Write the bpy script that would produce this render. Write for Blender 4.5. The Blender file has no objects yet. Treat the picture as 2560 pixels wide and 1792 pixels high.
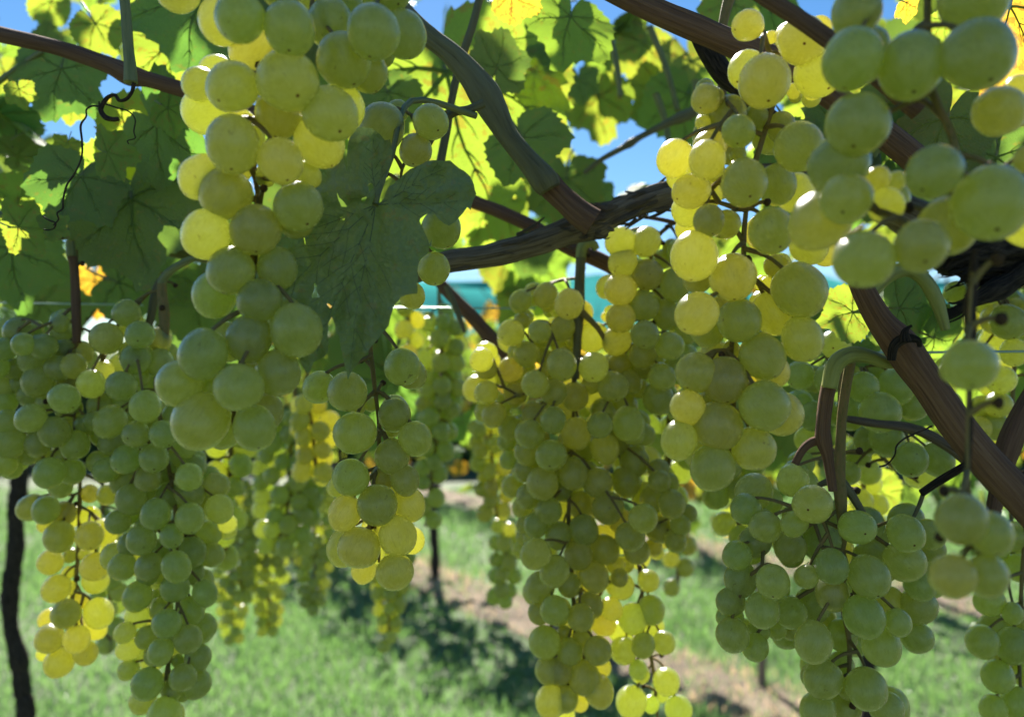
import bpy, math, random
import numpy as np
from mathutils import Vector, Matrix, Euler, noise
R = math.radians
random.seed(7); np.random.seed(7)
SC = bpy.context.scene
COL = SC.collection

# ------------------------------------------------------------------ camera, sky, sun, exposure
FPX = 2009.0                      # focal length in pixels of the 2560 px wide photograph
CAM = Vector((0, 0, 1.5)); PITCH = R(1.48)
cd = bpy.data.cameras.new('camera'); cam = bpy.data.objects.new('camera', cd); COL.objects.link(cam)
cam.location = CAM; cam.rotation_euler = (math.pi / 2 + PITCH, 0, 0)
cd.sensor_width = 36; cd.lens = FPX / 2560 * 36; cd.clip_start = 0.02; cd.clip_end = 600
cd.dof.use_dof = True; cd.dof.focus_distance = 0.34; cd.dof.aperture_fstop = 8.5
SC.camera = cam
FWD = Vector((0, math.cos(PITCH), math.sin(PITCH))); UP = Vector((0, -math.sin(PITCH), math.cos(PITCH))); RT = Vector((1, 0, 0))
def P(x, y, d):
    """a point at depth d seen at (x, y) of the photograph"""
    return CAM + FWD * d + RT * ((x - 1280) / FPX * d) + UP * ((896 - y) / FPX * d)
def proj(p):
    q = p - CAM; d = q.dot(FWD)
    return (1280 + q.dot(RT) / d * FPX, 896 - q.dot(UP) / d * FPX, d)
SUN = (FWD * 1802 + RT * -330 + UP * 1750).normalized()     # towards the sun
w = bpy.data.worlds.new('World'); SC.world = w; w.use_nodes = True
nt = w.node_tree; nt.nodes.clear()
sky = nt.nodes.new('ShaderNodeTexSky'); sky.sky_type = 'NISHITA'; sky.sun_disc = False
sky.sun_elevation = math.asin(SUN.z); sky.sun_rotation = math.atan2(SUN.x, SUN.y)
sky.air_density = 1.0; sky.dust_density = 0.1; sky.ozone_density = 2.0
bg = nt.nodes.new('ShaderNodeBackground'); bg.inputs[1].default_value = 0.045
wo = nt.nodes.new('ShaderNodeOutputWorld')
hs_ = nt.nodes.new('ShaderNodeHueSaturation'); hs_.inputs['Saturation'].default_value = 1.3
nt.links.new(sky.outputs[0], hs_.inputs['Color']); nt.links.new(hs_.outputs[0], bg.inputs[0]); nt.links.new(bg.outputs[0], wo.inputs[0])
ld = bpy.data.lights.new('sun', 'SUN'); ld.energy = 5.0; ld.angle = R(0.5); ld.color = (1, 0.95, 0.86)
sun = bpy.data.objects.new('sun', ld); COL.objects.link(sun); sun.rotation_euler = (-SUN).to_track_quat('-Z', 'Y').to_euler()
sun.location = (0, 0, 20)
SC.view_settings.view_transform = 'Standard'; SC.view_settings.look = 'None'; SC.view_settings.gamma = 1
SC.view_settings.exposure = 1.72; SC.view_settings.use_curve_mapping = False
cy = SC.cycles
cy.max_bounces = 12; cy.diffuse_bounces = 7; cy.transmission_bounces = 8; cy.glossy_bounces = 3; cy.use_denoising = True
cy.sample_clamp_indirect = 6

# ------------------------------------------------------------------ materials
class NT:
    def __init__(s, name):
        s.m = bpy.data.materials.new(name); s.m.use_nodes = True; s.t = s.m.node_tree; s.t.nodes.clear()
        s.out = s.t.nodes.new('ShaderNodeOutputMaterial')
    def n(s, typ, ins=None, **kw):
        nd = s.t.nodes.new('ShaderNode' + typ)
        for k, v in kw.items(): setattr(nd, k, v)
        for k, v in (ins or {}).items():
            if hasattr(v, 'node'): s.t.links.new(v, nd.inputs[k])
            else: nd.inputs[k].default_value = v
        return nd
    def math(s, op, a, b=0.0, c=0.0):
        return s.n('Math', {0: a, 1: b, 2: c}, operation=op).outputs[0]
    def mix(s, f, a, b, mode='MIX'):
        nd = s.n('Mix', data_type='RGBA', blend_type=mode)
        for i, v in ((0, f), (6, a), (7, b)):
            if hasattr(v, 'node'): s.t.links.new(v, nd.inputs[i])
            else: nd.inputs[i].default_value = v
        return nd.outputs[2]
    def noise(s, vec, scale, detail=3, rough=0.5):
        return s.n('TexNoise', {'Vector': vec, 'Scale': scale, 'Detail': detail, 'Roughness': rough}).outputs[0]
    def ramp(s, f, stops):
        nd = s.n('ValToRGB', {0: f}); e = nd.color_ramp.elements
        while len(e) < len(stops): e.new(0.5)
        for i, (p, c) in enumerate(stops): e[i].position = p; e[i].color = c if len(c) == 4 else (*c, 1)
        return nd.outputs[0]
    def end(s, sh): s.t.links.new(sh, s.out.inputs[0]); return s.m
def c4(r, g, b): return (r, g, b, 1)

def grape_material(name, speck=True):
    k = NT(name); tc = k.n('TexCoord').outputs['Object']; oi = k.n('ObjectInfo')
    rnd = oi.outputs['Random']; tint = oi.outputs['Color']
    loc = k.n('VectorMath', {0: tc, 1: k.n('CombineXYZ', {0: k.math('MULTIPLY', rnd, 37.0), 1: k.math('MULTIPLY', rnd, 91.0), 2: 0.0}).outputs[0]}, operation='ADD').outputs[0]
    sx = k.n('SeparateXYZ', {0: tc})
    rad = k.math('SQRT', k.math('ADD', k.math('MULTIPLY', sx.outputs[0], sx.outputs[0]), k.math('MULTIPLY', sx.outputs[1], sx.outputs[1])))
    # blossom scar at the lower pole
    spot = k.ramp(rad, [(0.0, (1, 1, 1)), (0.050, (1, 1, 1)), (0.070, (0, 0, 0))])
    low = k.math('LESS_THAN', sx.outputs[2], 0.0)
    spot = k.math('MULTIPLY', spot, low)
    # meridian veins under the skin
    ang = k.math('ARCTAN2', sx.outputs[1], sx.outputs[0])
    vv = k.n('CombineXYZ', {0: k.math('MULTIPLY', k.math('SINE', ang), 5.0), 1: k.math('MULTIPLY', k.math('COSINE', ang), 5.0), 2: k.math('ADD', k.math('MULTIPLY', sx.outputs[2], 1.1), k.math('MULTIPLY', rnd, 50.0))}).outputs[0]
    veins = k.noise(vv, 2.6, 5, 0.7)
    veins = k.ramp(veins, [(0.36, (0.86, 0.86, 0.78)), (0.50, (1, 1, 1)), (0.66, (0.94, 0.95, 0.90))])
    blot = k.noise(loc, 1.3, 3)
    sp = k.n('TexVoronoi', {'Vector': loc, 'Scale': 5.5}, feature='F1')
    sps = k.n('SeparateColor', {0: sp.outputs['Color']})
    spk = k.math('MULTIPLY', k.math('LESS_THAN', sp.outputs['Distance'], k.math('MULTIPLY', sps.outputs[0], 0.10)), k.math('GREATER_THAN', sps.outputs[1], 0.35))
    # russet scuffs on a few berries
    sc = k.n('TexNoise', {'Vector': loc, 'Scale': 3.0, 'Detail': 6, 'Roughness': 0.75}).outputs[0]
    scuff = k.math('MULTIPLY', k.math('GREATER_THAN', sc, 0.655), k.math('GREATER_THAN', rnd, 0.35))
    trans = k.mix(1.0, k.mix(k.math('MULTIPLY', blot, 0.9), c4(.94, .90, .20), c4(.88, .90, .30)), veins, 'MULTIPLY')
    trans = k.mix(1.0, trans, tint, 'MULTIPLY')
    dif = k.mix(blot, c4(.125, .16, .105), c4(.18, .21, .16))
    bloom = k.ramp(k.noise(loc, 2.2, 6, 0.72), [(0.42, (0, 0, 0)), (0.60, (1, 1, 1))]); dif = k.mix(k.math('MULTIPLY', bloom, 0.75), dif, c4(.32, .345, .325))
    dark = k.math('MAXIMUM', spot, k.math('MULTIPLY', k.math('MAXIMUM', k.math('MULTIPLY', spk, 0.55), k.math('MULTIPLY', scuff, 0.5)), 1.0))
    trans = k.mix(dark, trans, c4(.16, .07, .02)); dif = k.mix(dark, dif, c4(.07, .04, .02))
    bump = k.n('Bump', {'Strength': 0.12, 'Distance': 0.02, 'Height': k.noise(loc, 18, 4, 0.7)}).outputs[0]
    d = k.n('BsdfDiffuse', {'Color': dif, 'Normal': bump}).outputs[0]
    t = k.n('BsdfTranslucent', {'Color': trans}).outputs[0]
    mx = k.n('MixShader', {0: 0.73, 1: d, 2: t}).outputs[0]
    g = k.n('BsdfGlossy', {'Color': c4(1, 1, 1), 'Roughness': k.math('ADD', 0.13, k.math('MULTIPLY', k.noise(loc, 4, 3), 0.24)), 'Normal': bump}).outputs[0]
    fc = k.n('LayerWeight', {'Blend': 0.5}).outputs['Facing']; fr = k.math('ADD', 0.035, k.math('MULTIPLY', k.math('POWER', fc, 3.0), 0.95))
    geo = k.n('NewGeometry').outputs['Backfacing']
    fr = k.math('MULTIPLY', fr, k.math('SUBTRACT', 1.0, geo))
    return k.end(k.n('MixShader', {0: k.math('MULTIPLY', fr, 0.75), 1: mx, 2: g}).outputs[0])

def leaf_material(name, tcol, tcol2, dcol, brown=0.0, gl=0.30):
    k = NT(name); tc = k.n('TexCoord'); uv = tc.outputs['UV']; oi = k.n('ObjectInfo'); rnd = oi.outputs['Random']
    o = k.n('VectorMath', {0: uv, 1: k.n('CombineXYZ', {0: k.math('MULTIPLY', rnd, 13.0), 1: k.math('MULTIPLY', rnd, 7.0), 2: 0.0}).outputs[0]}, operation='ADD').outputs[0]
    net = k.n('TexVoronoi', {'Vector': o, 'Scale': 26.0}, feature='DISTANCE_TO_EDGE').outputs[0]
    netm = k.ramp(net, [(0.0, (0.78, 0.78, 0.78)), (0.05, (1, 1, 1))])
    big = k.noise(o, 3.0, 4)
    t = k.mix(big, c4(*tcol), c4(*tcol2)); t = k.mix(1.0, t, netm, 'MULTIPLY')
    hs = k.n('HueSaturation', {'Hue': k.math('ADD', 0.485, k.math('MULTIPLY', rnd, 0.03)), 'Value': k.math('ADD', 0.78, k.math('MULTIPLY', rnd, 0.4)), 'Color': t})
    t = hs.outputs[0]
    d = k.mix(big, c4(*dcol), c4(dcol[0] * 1.35, dcol[1] * 1.25, dcol[2] * 1.3))
    br = k.math('MULTIPLY', k.math('GREATER_THAN', k.n('TexNoise', {'Vector': o, 'Scale': 7.0, 'Detail': 5, 'Roughness': .7}).outputs[0], 0.60 - brown * 0.06), 0.25 + brown * 0.5)
    t = k.mix(br, t, c4(.22, .10, .012)); d = k.mix(br, d, c4(.16, .10, .04))
    bump = k.n('Bump', {'Strength': 0.3, 'Distance': 0.02, 'Height': net}).outputs[0]
    df = k.n('BsdfDiffuse', {'Color': d, 'Normal': bump}).outputs[0]
    tr = k.n('BsdfTranslucent', {'Color': t}).outputs[0]
    mx = k.n('AddShader', {0: df, 1: tr}).outputs[0]
    g = k.n('BsdfGlossy', {'Color': c4(1, 1, 1), 'Roughness': 0.34, 'Normal': bump}).outputs[0]
    fc = k.n('LayerWeight', {'Blend': 0.5}).outputs['Facing']; fr = k.math('ADD', 0.05, k.math('MULTIPLY', k.math('POWER', fc, 4.0), 0.9))
    return k.end(k.n('MixShader', {0: k.math('MULTIPLY', fr, gl), 1: mx, 2: g}).outputs[0])

def bark_material(name, c1, c2, c3, sv=1.0, sa=10.0, rough=0.85, strength=0.6, spec=0.15, mid=(.45, .62)):
    k = NT(name); uv = k.n('TexCoord').outputs['UV']; rnd = k.n('ObjectInfo').outputs['Random']
    s = k.n('SeparateXYZ', {0: uv}); a = k.math('MULTIPLY', s.outputs[0], 2 * math.pi)
    v = k.n('CombineXYZ', {0: k.math('MULTIPLY', k.math('SINE', a), sa / 6.28), 1: k.math('MULTIPLY', k.math('COSINE', a), sa / 6.28), 2: k.math('ADD', k.math('MULTIPLY', s.outputs[1], sv), k.math('MULTIPLY', rnd, 30.0))}).outputs[0]
    n1 = k.noise(v, 2.2, 6, 0.65); n2 = k.noise(v, 0.5, 2)
    col = k.ramp(n1, [(0.3, c1), (mid[0], c2), (mid[1], c3)])
    col = k.mix(k.math('MULTIPLY', n2, 0.6), col, c4(*c1))
    b = k.n('Bump', {'Strength': strength, 'Distance': 0.003, 'Height': n1}).outputs[0]
    p = k.n('BsdfPrincipled', {'Base Color': col, 'Roughness': rough, 'Specular IOR Level': spec, 'Normal': b})
    return k.end(p.outputs[0])

M = {}
M['grape'] = grape_material('grape_skin')
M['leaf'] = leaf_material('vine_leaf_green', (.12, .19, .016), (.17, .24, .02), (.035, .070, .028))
M['leaf_lime_lit'] = leaf_material('vine_leaf_lime_lit', (.17, .235, .018), (.235, .28, .024), (.05, .09, .03), 0.5)  # paler leaf copy: the glow of backlit leaves put into the colour
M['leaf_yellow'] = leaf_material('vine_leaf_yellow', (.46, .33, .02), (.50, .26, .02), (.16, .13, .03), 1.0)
M['leaf_dark_shade'] = leaf_material('vine_leaf_dark_shade', (.065, .13, .016), (.09, .16, .02), (.068, .078, .028), 0.0, 0.5)  # darker leaf copy: the tone of leaves in shade put into the colour
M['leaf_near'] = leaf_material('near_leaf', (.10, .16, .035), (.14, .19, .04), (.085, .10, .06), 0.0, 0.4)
k = NT('vein_near'); M['vein_near'] = k.end(k.n('BsdfDiffuse', {0: c4(.12, .15, .09)}).outputs[0])
k = NT('leaf_vein'); M['vein'] = k.end(k.n('AddShader', {0: k.n('BsdfDiffuse', {0: c4(.10, .14, .05)}).outputs[0], 1: k.n('BsdfTranslucent', {0: c4(.20, .25, .05)}).outputs[0]}).outputs[0])
M['cane_red'] = bark_material('cane_bark_red', (.08, .045, .033), (.15, .082, .055), (.22, .13, .085), 2.5, 16)
M['cane_grey'] = bark_material('cane_bark_green_grey', (.06, .055, .03), (.15, .14, .08), (.20, .19, .11), 2.5, 8, 0.6)
M['bark'] = bark_material('old_wood_bark', (.07, .052, .038), (.24, .185, .13), (.42, .34, .26), 3, 22, 0.9, 1.0)
M['bark_dark'] = bark_material('trunk_bark_dark', (.008, .007, .007), (.035, .028, .024), (.09, .07, .055), 9, 12, 0.95, 1.0)
M['shoot'] = bark_material('green_shoot', (.08, .085, .03), (.15, .17, .06), (.22, .22, .09), 5, 5, 0.45, 0.2, 0.4)
M['pale_sunlit_stalk'] = bark_material('pale_sunlit_stalk', (.13, .12, .04), (.22, .25, .06), (.30, .32, .09), 4, 5, 0.45, 0.2, 0.4)  # stalk colour lightened to carry the sunlight on the bends
M['stem'] = bark_material('bunch_stem', (.10, .085, .03), (.20, .16, .06), (.24, .15, .07), 30, 5, 0.6, 0.3)
M['tendril'] = bark_material('dry_tendril', (.012, .009, .008), (.03, .02, .016), (.07, .045, .03), 30, 5, 0.7, 0.3)
M['knob'] = bark_material('dry_pedicel_end', (.02, .012, .008), (.06, .035, .02), (.10, .06, .03), 30, 5, 0.7, 0.3)
k = NT('galvanised_wire'); M['wire'] = k.end(k.n('BsdfPrincipled', {'Base Color': c4(.28, .38, .33), 'Metallic': .6, 'Roughness': .45}).outputs[0])

# ------------------------------------------------------------------ mesh helpers
def mesh_obj(name, verts, faces, mats, parent=None, uvs=None, midx=None, smooth=True):
    me = bpy.data.meshes.new(name); me.from_pydata(verts, [], faces)
    for m in (mats if isinstance(mats, (list, tuple)) else [mats]): me.materials.append(m)
    if smooth: me.shade_smooth()
    if uvs is not None:
        l = me.uv_layers.new(name='UVMap'); vi = np.empty(len(me.loops), dtype=np.int32); me.loops.foreach_get('vertex_index', vi)
        l.data.foreach_set('uv', np.asarray(uvs, dtype=np.float32)[vi].ravel())
    if midx is not None: me.polygons.foreach_set('material_index', midx)
    me.update(); o = bpy.data.objects.new(name, me); COL.objects.link(o)
    if parent: o.parent = parent
    return o
def tag(o, label, cat, group=None, kind=None):
    if label: o['label'] = label
    if cat: o['category'] = cat
    if group: o['group'] = group
    if kind: o['kind'] = kind
    return o
def thing(name, label, cat, loc, group=None):
    o = bpy.data.objects.new(name, None); COL.objects.link(o); o.location = loc; o.empty_display_size = 0.02
    OFF[o.name] = Vector(loc); return tag(o, label, cat, group)
OFF = {}
def off(parent): return OFF.get(parent.name, Vector((0, 0, 0))) if parent else Vector((0, 0, 0))

def spline(pts, n=6):
    """Catmull-Rom through (point, radius) pairs"""
    out = []; m = len(pts)
    for i in range(m - 1):
        p0, p1, p2, p3 = pts[max(i - 1, 0)], pts[i], pts[i + 1], pts[min(i + 2, m - 1)]
        for j in range(n):
            t = j / n; t2, t3 = t * t, t * t * t
            f = lambda a, b, c, d: 0.5 * ((2 * b) + (c - a) * t + (2 * a - 5 * b + 4 * c - d) * t2 + (3 * b - a - 3 * c + d) * t3)
            out.append((f(p0[0], p1[0], p2[0], p3[0]), max(f(p0[1], p1[1], p2[1], p3[1]), 1e-4)))
    out.append(pts[-1]); return out
class TB:
    """collects tubes into one mesh"""
    def __init__(s): s.v = []; s.f = []; s.uv = []
    def tube(s, pts, seg=10, n=6, rough=0.0, ridge=0.0, seed=0.0, cap=True, nodes=()):
        sp = spline(pts, n) if n > 1 else pts
        ln = 0.0; ref = None; base0 = len(s.v); rings = []
        for i, (p, r) in enumerate(sp):
            a = sp[max(i - 1, 0)][0]; b = sp[min(i + 1, len(sp) - 1)][0]; t = (b - a)
            t = t.normalized() if t.length > 1e-9 else Vector((0, 0, 1))
            if ref is None: ref = t.orthogonal().normalized()
            ref = (ref - t * ref.dot(t)).normalized(); bi = t.cross(ref)
            if i: ln += (p - sp[i - 1][0]).length
            st = len(s.v); rings.append(st)
            for j in range(seg + 1):
                an = 2 * math.pi * j / seg; rr = r
                if rough or ridge:
                    q = Vector((math.cos(an) * 2.2, math.sin(an) * 2.2, ln * 14 + seed))
                    rr *= 1 + ridge * noise.noise(Vector((q.x * 1.9, q.y * 1.9, ln * 9 + seed))) + rough * noise.noise(p * 70 + Vector((seed, 0, 0)))
                s.v.append(p + (ref * math.cos(an) + bi * math.sin(an)) * rr); s.uv.append((j / seg, ln * 6))
            if i:
                pr = rings[-2]
                for j in range(seg): s.f.append((pr + j, pr + j + 1, st + j + 1, st + j))
        if cap:
            for st, p, ln2 in ((rings[0], sp[0][0], 0), (rings[-1], sp[-1][0], ln)):
                c = len(s.v); s.v.append(p.copy()); s.uv.append((0.5, ln2 * 6))
                for j in range(seg): s.f.append((st + j, st + j + 1, c))
    def ball(s, c, r, seg=8):
        st = len(s.v)
        for i in range(1, 5):
            ph = math.pi * i / 5
            for j in range(seg):
                a = 2 * math.pi * j / seg
                s.v.append(c + Vector((math.sin(ph) * math.cos(a), math.sin(ph) * math.sin(a), math.cos(ph))) * r * random.uniform(.85, 1.15)); s.uv.append((j / seg, i / 5))
        for i in range(3):
            for j in range(seg): s.f.append((st + i * seg + j, st + i * seg + (j + 1) % seg, st + (i + 1) * seg + (j + 1) % seg, st + (i + 1) * seg + j))
        a = len(s.v); s.v += [c + Vector((0, 0, r)), c - Vector((0, 0, r))]; s.uv += [(0, 0), (0, 1)]
        for j in range(seg): s.f.append((a, st + (j + 1) % seg, st + j)); s.f.append((a + 1, st + 3 * seg + j, st + 3 * seg + (j + 1) % seg))
    def build(s, name, mat, parent=None):
        o = off(parent); return mesh_obj(name, [v - o for v in s.v], s.f, mat, parent, s.uv)

V2S = 2560 / 2296.0
def path(pts, d, rpx=None):
    """pts: (x, y, radius[, depth]) in the 2296-px picture"""
    out = []
    for q in pts:
        dd = q[3] if len(q) > 3 else d
        out.append((P(q[0] * V2S, q[1] * V2S, dd), q[2] * V2S / FPX * dd))
    return out
# ------------------------------------------------------------------ ground, far rows, netting
H0 = 0.0
ROWD = Vector((1.825, -2.39, 0)).normalized(); ROWN = Vector((ROWD.y * -1, ROWD.x, 0)); ROWA = Vector((.24, 4.95, 0))
if ROWN.y < 0: ROWN = -ROWN
def sheet(name, x0, x1, y0, y1, nx, ny, hf, mat, z=0.0):
    xs = np.linspace(x0, x1, nx); ys = np.linspace(y0, y1, ny); v = [(float(x), float(y), z + hf(x, y)) for y in ys for x in xs]
    f = [(j * nx + i, j * nx + i + 1, (j + 1) * nx + i + 1, (j + 1) * nx + i) for j in range(ny - 1) for i in range(nx - 1)]
    o = mesh_obj(name, v, f, mat); return tag(o, None, None, kind='structure')
def gh(x, y): return .03 * noise.noise(Vector((x * .5, y * .5, 0))) + .008 * noise.noise(Vector((x * 3, y * 3, 2)))
k = NT('turf'); pos = k.n('NewGeometry').outputs['Position']
n1 = k.noise(pos, 1.1, 4); n2 = k.noise(pos, 30, 4, .7)
col = k.ramp(n1, [(.35, (.045, .07, .026)), (.55, (.07, .10, .038)), (.75, (.11, .12, .05))]); col = k.mix(k.math('MULTIPLY', n2, .5), col, c4(.03, .05, .015))
M['turf'] = k.end(k.n('BsdfPrincipled', {'Base Color': col, 'Roughness': .8, 'Normal': k.n('Bump', {'Strength': .6, 'Distance': .02, 'Height': n2}).outputs[0]}).outputs[0])
k = NT('dry_soil'); pos = k.n('NewGeometry').outputs['Position']; n1 = k.noise(pos, 5, 6, .7); n2 = k.noise(pos, 40, 5, .7)
col = k.ramp(n1, [(.3, (.07, .055, .04)), (.5, (.22, .165, .12)), (.7, (.36, .28, .20))]); col = k.mix(k.math('MULTIPLY', n2, .4), col, c4(.08, .06, .045))
M['soil'] = k.end(k.n('BsdfPrincipled', {'Base Color': col, 'Roughness': .95, 'Normal': k.n('Bump', {'Strength': 1.0, 'Distance': .03, 'Height': n2}).outputs[0]}).outputs[0])
sheet('ground', -14, 16, -3, 30, 130, 140, gh, M['turf'])
sheet('far_field', -300, 300, -260, 420, 12, 12, lambda x, y: 0, M['turf'], -.06)
def strip(c, name, hw=.27):
    v = []; f = []; n = 120
    for i in range(n):
        s = -14 + 20 * i / (n - 1); 
        for j in range(9):
            u = (j / 8 * 2 - 1) * hw * (1 + .25 * noise.noise(Vector((s * 1.3, j * .1 * (1 if j in (0, 8) else 0), c.y)))); p = c + ROWD * s + ROWN * u
            v.append((p.x, p.y, gh(p.x, p.y) + .006 + .022 * (1 - (u / hw) ** 2) + .012 * noise.noise(Vector((p.x * 8, p.y * 8, 3)))))
        if i:
            for j in range(8): a = (i - 1) * 9 + j; f.append((a, a + 1, a + 10, a + 9))
    tag(mesh_obj(name, v, f, M['soil']), None, None, kind='structure')
ROWC = [ROWA, ROWA + ROWN * 2.44, ROWA + ROWN * 4.9]
for q, c in enumerate(ROWC): strip(c, 'soil_strip')
# grass blades
def on_strip(x, y, w_=.33):
    return np.min([np.abs((x - c.x) * ROWN.x + (y - c.y) * ROWN.y) for c in ROWC], axis=0) < w_
def grass(name, N, x0, x1, y0, y1, hmin, hmax, mat, strip_share=.35, only_strip=False):
    y = y0 + (y1 - y0) * np.random.rand(N) ** 1.4; x = (np.random.rand(N) - .5) * 2 * (y * .80 + .4); x = np.clip(x, x0, x1)
    st = on_strip(x, y, .24 + .1 * np.random.rand(N)); keep = (~st) | (np.random.rand(N) < strip_share) if not only_strip else st
    x, y = x[keep], y[keep]; N = len(x); h = np.random.uniform(hmin, hmax, N) * (1 + .5 * np.sin(x * 2.3 + y) * np.sin(y * 1.7)); a = np.random.rand(N) * 6.283; wd = np.random.uniform(.0016, .0035, N) * (1 + y * .12)
    z = .03 * 0 + np.array([gh(float(a_), float(b_)) for a_, b_ in zip(x, y)]); lx = np.random.normal(0, .45, N) * h; ly = np.random.normal(0, .45, N) * h
    dx, dy = np.cos(a) * wd, np.sin(a) * wd
    V = np.stack([np.stack([x - dx, y - dy, z - .004], 1), np.stack([x + dx, y + dy, z - .004], 1), np.stack([x + lx * .4 + dx * .7, y + ly * .4 + dy * .7, z + h * .6], 1), np.stack([x + lx * .4 - dx * .7, y + ly * .4 - dy * .7, z + h * .6], 1), np.stack([x + lx, y + ly, z + h * .95], 1)], 1).reshape(-1, 3)
    me = bpy.data.meshes.new(name); me.vertices.add(N * 5); me.vertices.foreach_set('co', V.ravel().astype(np.float32))
    b = np.arange(N)[:, None] * 5; quad = b + np.array([0, 1, 2, 3]); tri = b + np.array([3, 2, 4]); li = np.concatenate([quad, tri], 1).ravel()
    me.loops.add(len(li)); me.loops.foreach_set('vertex_index', li.astype(np.int32)); me.polygons.add(2 * N)
    ls = np.stack([np.arange(N) * 7, np.arange(N) * 7 + 4], 1).ravel(); me.polygons.foreach_set('loop_start', ls.astype(np.int32)); me.polygons.foreach_set('loop_total', np.tile([4, 3], N).astype(np.int32))
    me.materials.append(mat); me.update(); me.validate(); o = bpy.data.objects.new(name, me); COL.objects.link(o); return o
def blade_mat(name, c1, c2, t):
    k = NT(name); pos = k.n('NewGeometry').outputs['Position']; n1 = k.noise(pos, 2.0, 3); n2 = k.noise(pos, 60, 2)
    col = k.mix(n1, c4(*c1), c4(*c2)); col = k.mix(k.math('MULTIPLY', n2, .5), col, c4(*c2))
    tcol = k.mix(1.0, col, c4(*t), 'MULTIPLY'); a = k.n('AddShader', {0: k.n('BsdfDiffuse', {0: col}).outputs[0], 1: k.n('BsdfTranslucent', {0: tcol}).outputs[0]}).outputs[0]
    return k.end(k.n('MixShader', {0: .09, 1: a, 2: k.n('BsdfGlossy', {'Color': c4(1, 1, 1), 'Roughness': .28}).outputs[0]}).outputs[0])
M['blade'] = blade_mat('grass_blades', (.045, .092, .026), (.085, .13, .048), (1.5, 1.7, 1.2)); M['straw'] = blade_mat('dry_straw', (.32, .26, .16), (.46, .38, .26), (.8, .7, .6))
tag(grass('grass', 150000, -7, 8, 1.6, 11, .035, .085, M['blade']), 'short mown green grass of the lanes between the vine rows', 'grass', kind='stuff')
tag(grass('dry_grass', 30000, -7, 8, 2.2, 9, .03, .09, M['straw'], only_strip=True), 'pale dry grass and straw on the bare strip under the vine rows', 'dry grass', kind='stuff')
# teal windbreak netting on posts
k = NT('teal_netting'); uv = k.n('TexCoord').outputs['UV']; s_ = k.n('SeparateXYZ', {0: uv})
wv = k.noise(k.n('CombineXYZ', {0: k.math('MULTIPLY', s_.outputs[0], .6), 1: k.math('MULTIPLY', s_.outputs[1], 9.0), 2: 0.0}).outputs[0], 1.0, 4)
col = k.mix(wv, c4(.012, .09, .10), c4(.03, .15, .145))
a = k.n('AddShader', {0: k.n('BsdfDiffuse', {0: k.mix(.5, col, c4(.02, .12, .13))}).outputs[0], 1: k.n('BsdfTranslucent', {0: col}).outputs[0]}).outputs[0]
M['net'] = k.end(a)
ns = thing('netting_fence', 'teal windbreak netting stretched on posts beyond the vine rows', 'fence', (0, 15, 0))
nv, nf, nu = [], [], []
for i in range(161):
    x = -2.4 + i * .115
    for j in range(13):
        z = 1.78 + j * 1.7 / 12; sag = .30 * abs(math.sin(math.pi * (x + 2.4) / 4)) if j == 12 else 0
        nv.append((x, .10 * math.sin(j * .9 + x * .7) * math.sin(math.pi * (x + 2.4) / 4) + .03 * noise.noise(Vector((x * 2, z * 3, 0))), z - sag)); nu.append((x, z))
    if i:
        for j in range(12): q = (i - 1) * 13 + j; nf.append((q, q + 13, q + 14, q + 1))
mesh_obj('net', nv, nf, M['net'], ns, nu)
for i in range(6):
    tb = TB(); x = -2.4 + i * 3.68; tb.tube([(Vector((x, 14.9, -.1)), .05), (Vector((x, 14.9, 3.6)), .045)], 10, 1); tb.build('post', M['bark_dark'], ns)
for z in (1.2, 2.45, 3.42):
    tb = TB(); tb.tube([(Vector((-2.4, 14.86, z)), .006), (Vector((16, 14.86, z)), .006)], 6, 1); tb.build('wire', M['wire'], ns)
# ------------------------------------------------------------------ berries and bunches
TILE = {'A2': (400, 0, 2.5114), 'A3': (950, 0, 2.5114), 'A4': (1500, 0, 2.5117), 'A5': (1960, 0, 2.5117), 'B1': (0, 600, 2.678),
        'B2': (400, 600, 2.6786), 'B3': (1000, 600, 2.6786), 'B4': (1500, 600, 2.678), 'B5': (1960, 600, 2.678),
        'C1': (0, 1192, 2.678), 'C2': (500, 1100, 2.3215), 'C3': (1100, 1100, 2.3215), 'C4': (1700, 1100, 2.3218), 'C5': (2060, 1100, 2.322)}
def berry_mesh(seed, seg=24, rings=15):
    v = [(0, 0, 1)]; f = []
    for i in range(1, rings):
        ph = math.pi * i / rings
        for j in range(seg):
            a = 2 * math.pi * j / seg
            p = Vector((math.sin(ph) * math.cos(a), math.sin(ph) * math.sin(a), math.cos(ph)))
            rr = 1 + 0.06 * noise.noise(p * 1.0 + Vector((seed * 5.1, 0, 0)))
            if i == 1: rr *= 0.985
            v.append(tuple(p * rr))
    v.append((0, 0, -0.985)); n = len(v) - 1
    for j in range(seg): f.append((0, 1 + j, 1 + (j + 1) % seg)); f.append((n, 1 + (rings - 2) * seg + (j + 1) % seg, 1 + (rings - 2) * seg + j))
    for i in range(rings - 2):
        for j in range(seg): a = 1 + i * seg; f.append((a + j, a + seg + j, a + seg + (j + 1) % seg, a + (j + 1) % seg))
    me = bpy.data.meshes.new('berry'); me.from_pydata(v, [], f); me.materials.append(M['grape']); me.shade_smooth(); return me
BER = [berry_mesh(i) for i in range(6)]
BER_FAR = [berry_mesh(9 + i, 14, 9) for i in range(3)]
TARGETS = []          # (centre, radius, wants sun)
def read(tiles):
    out = []
    for t, s in tiles:
        ox, oy, k = TILE[t]
        for e in s.split(','):
            q = e.split()
            if len(q) < 3: continue
            fl = q[3] if len(q) > 3 else ''
            out.append([ox + float(q[0]) / k, oy + float(q[1]) / k, float(q[2]) / k, fl])
    return out
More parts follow.
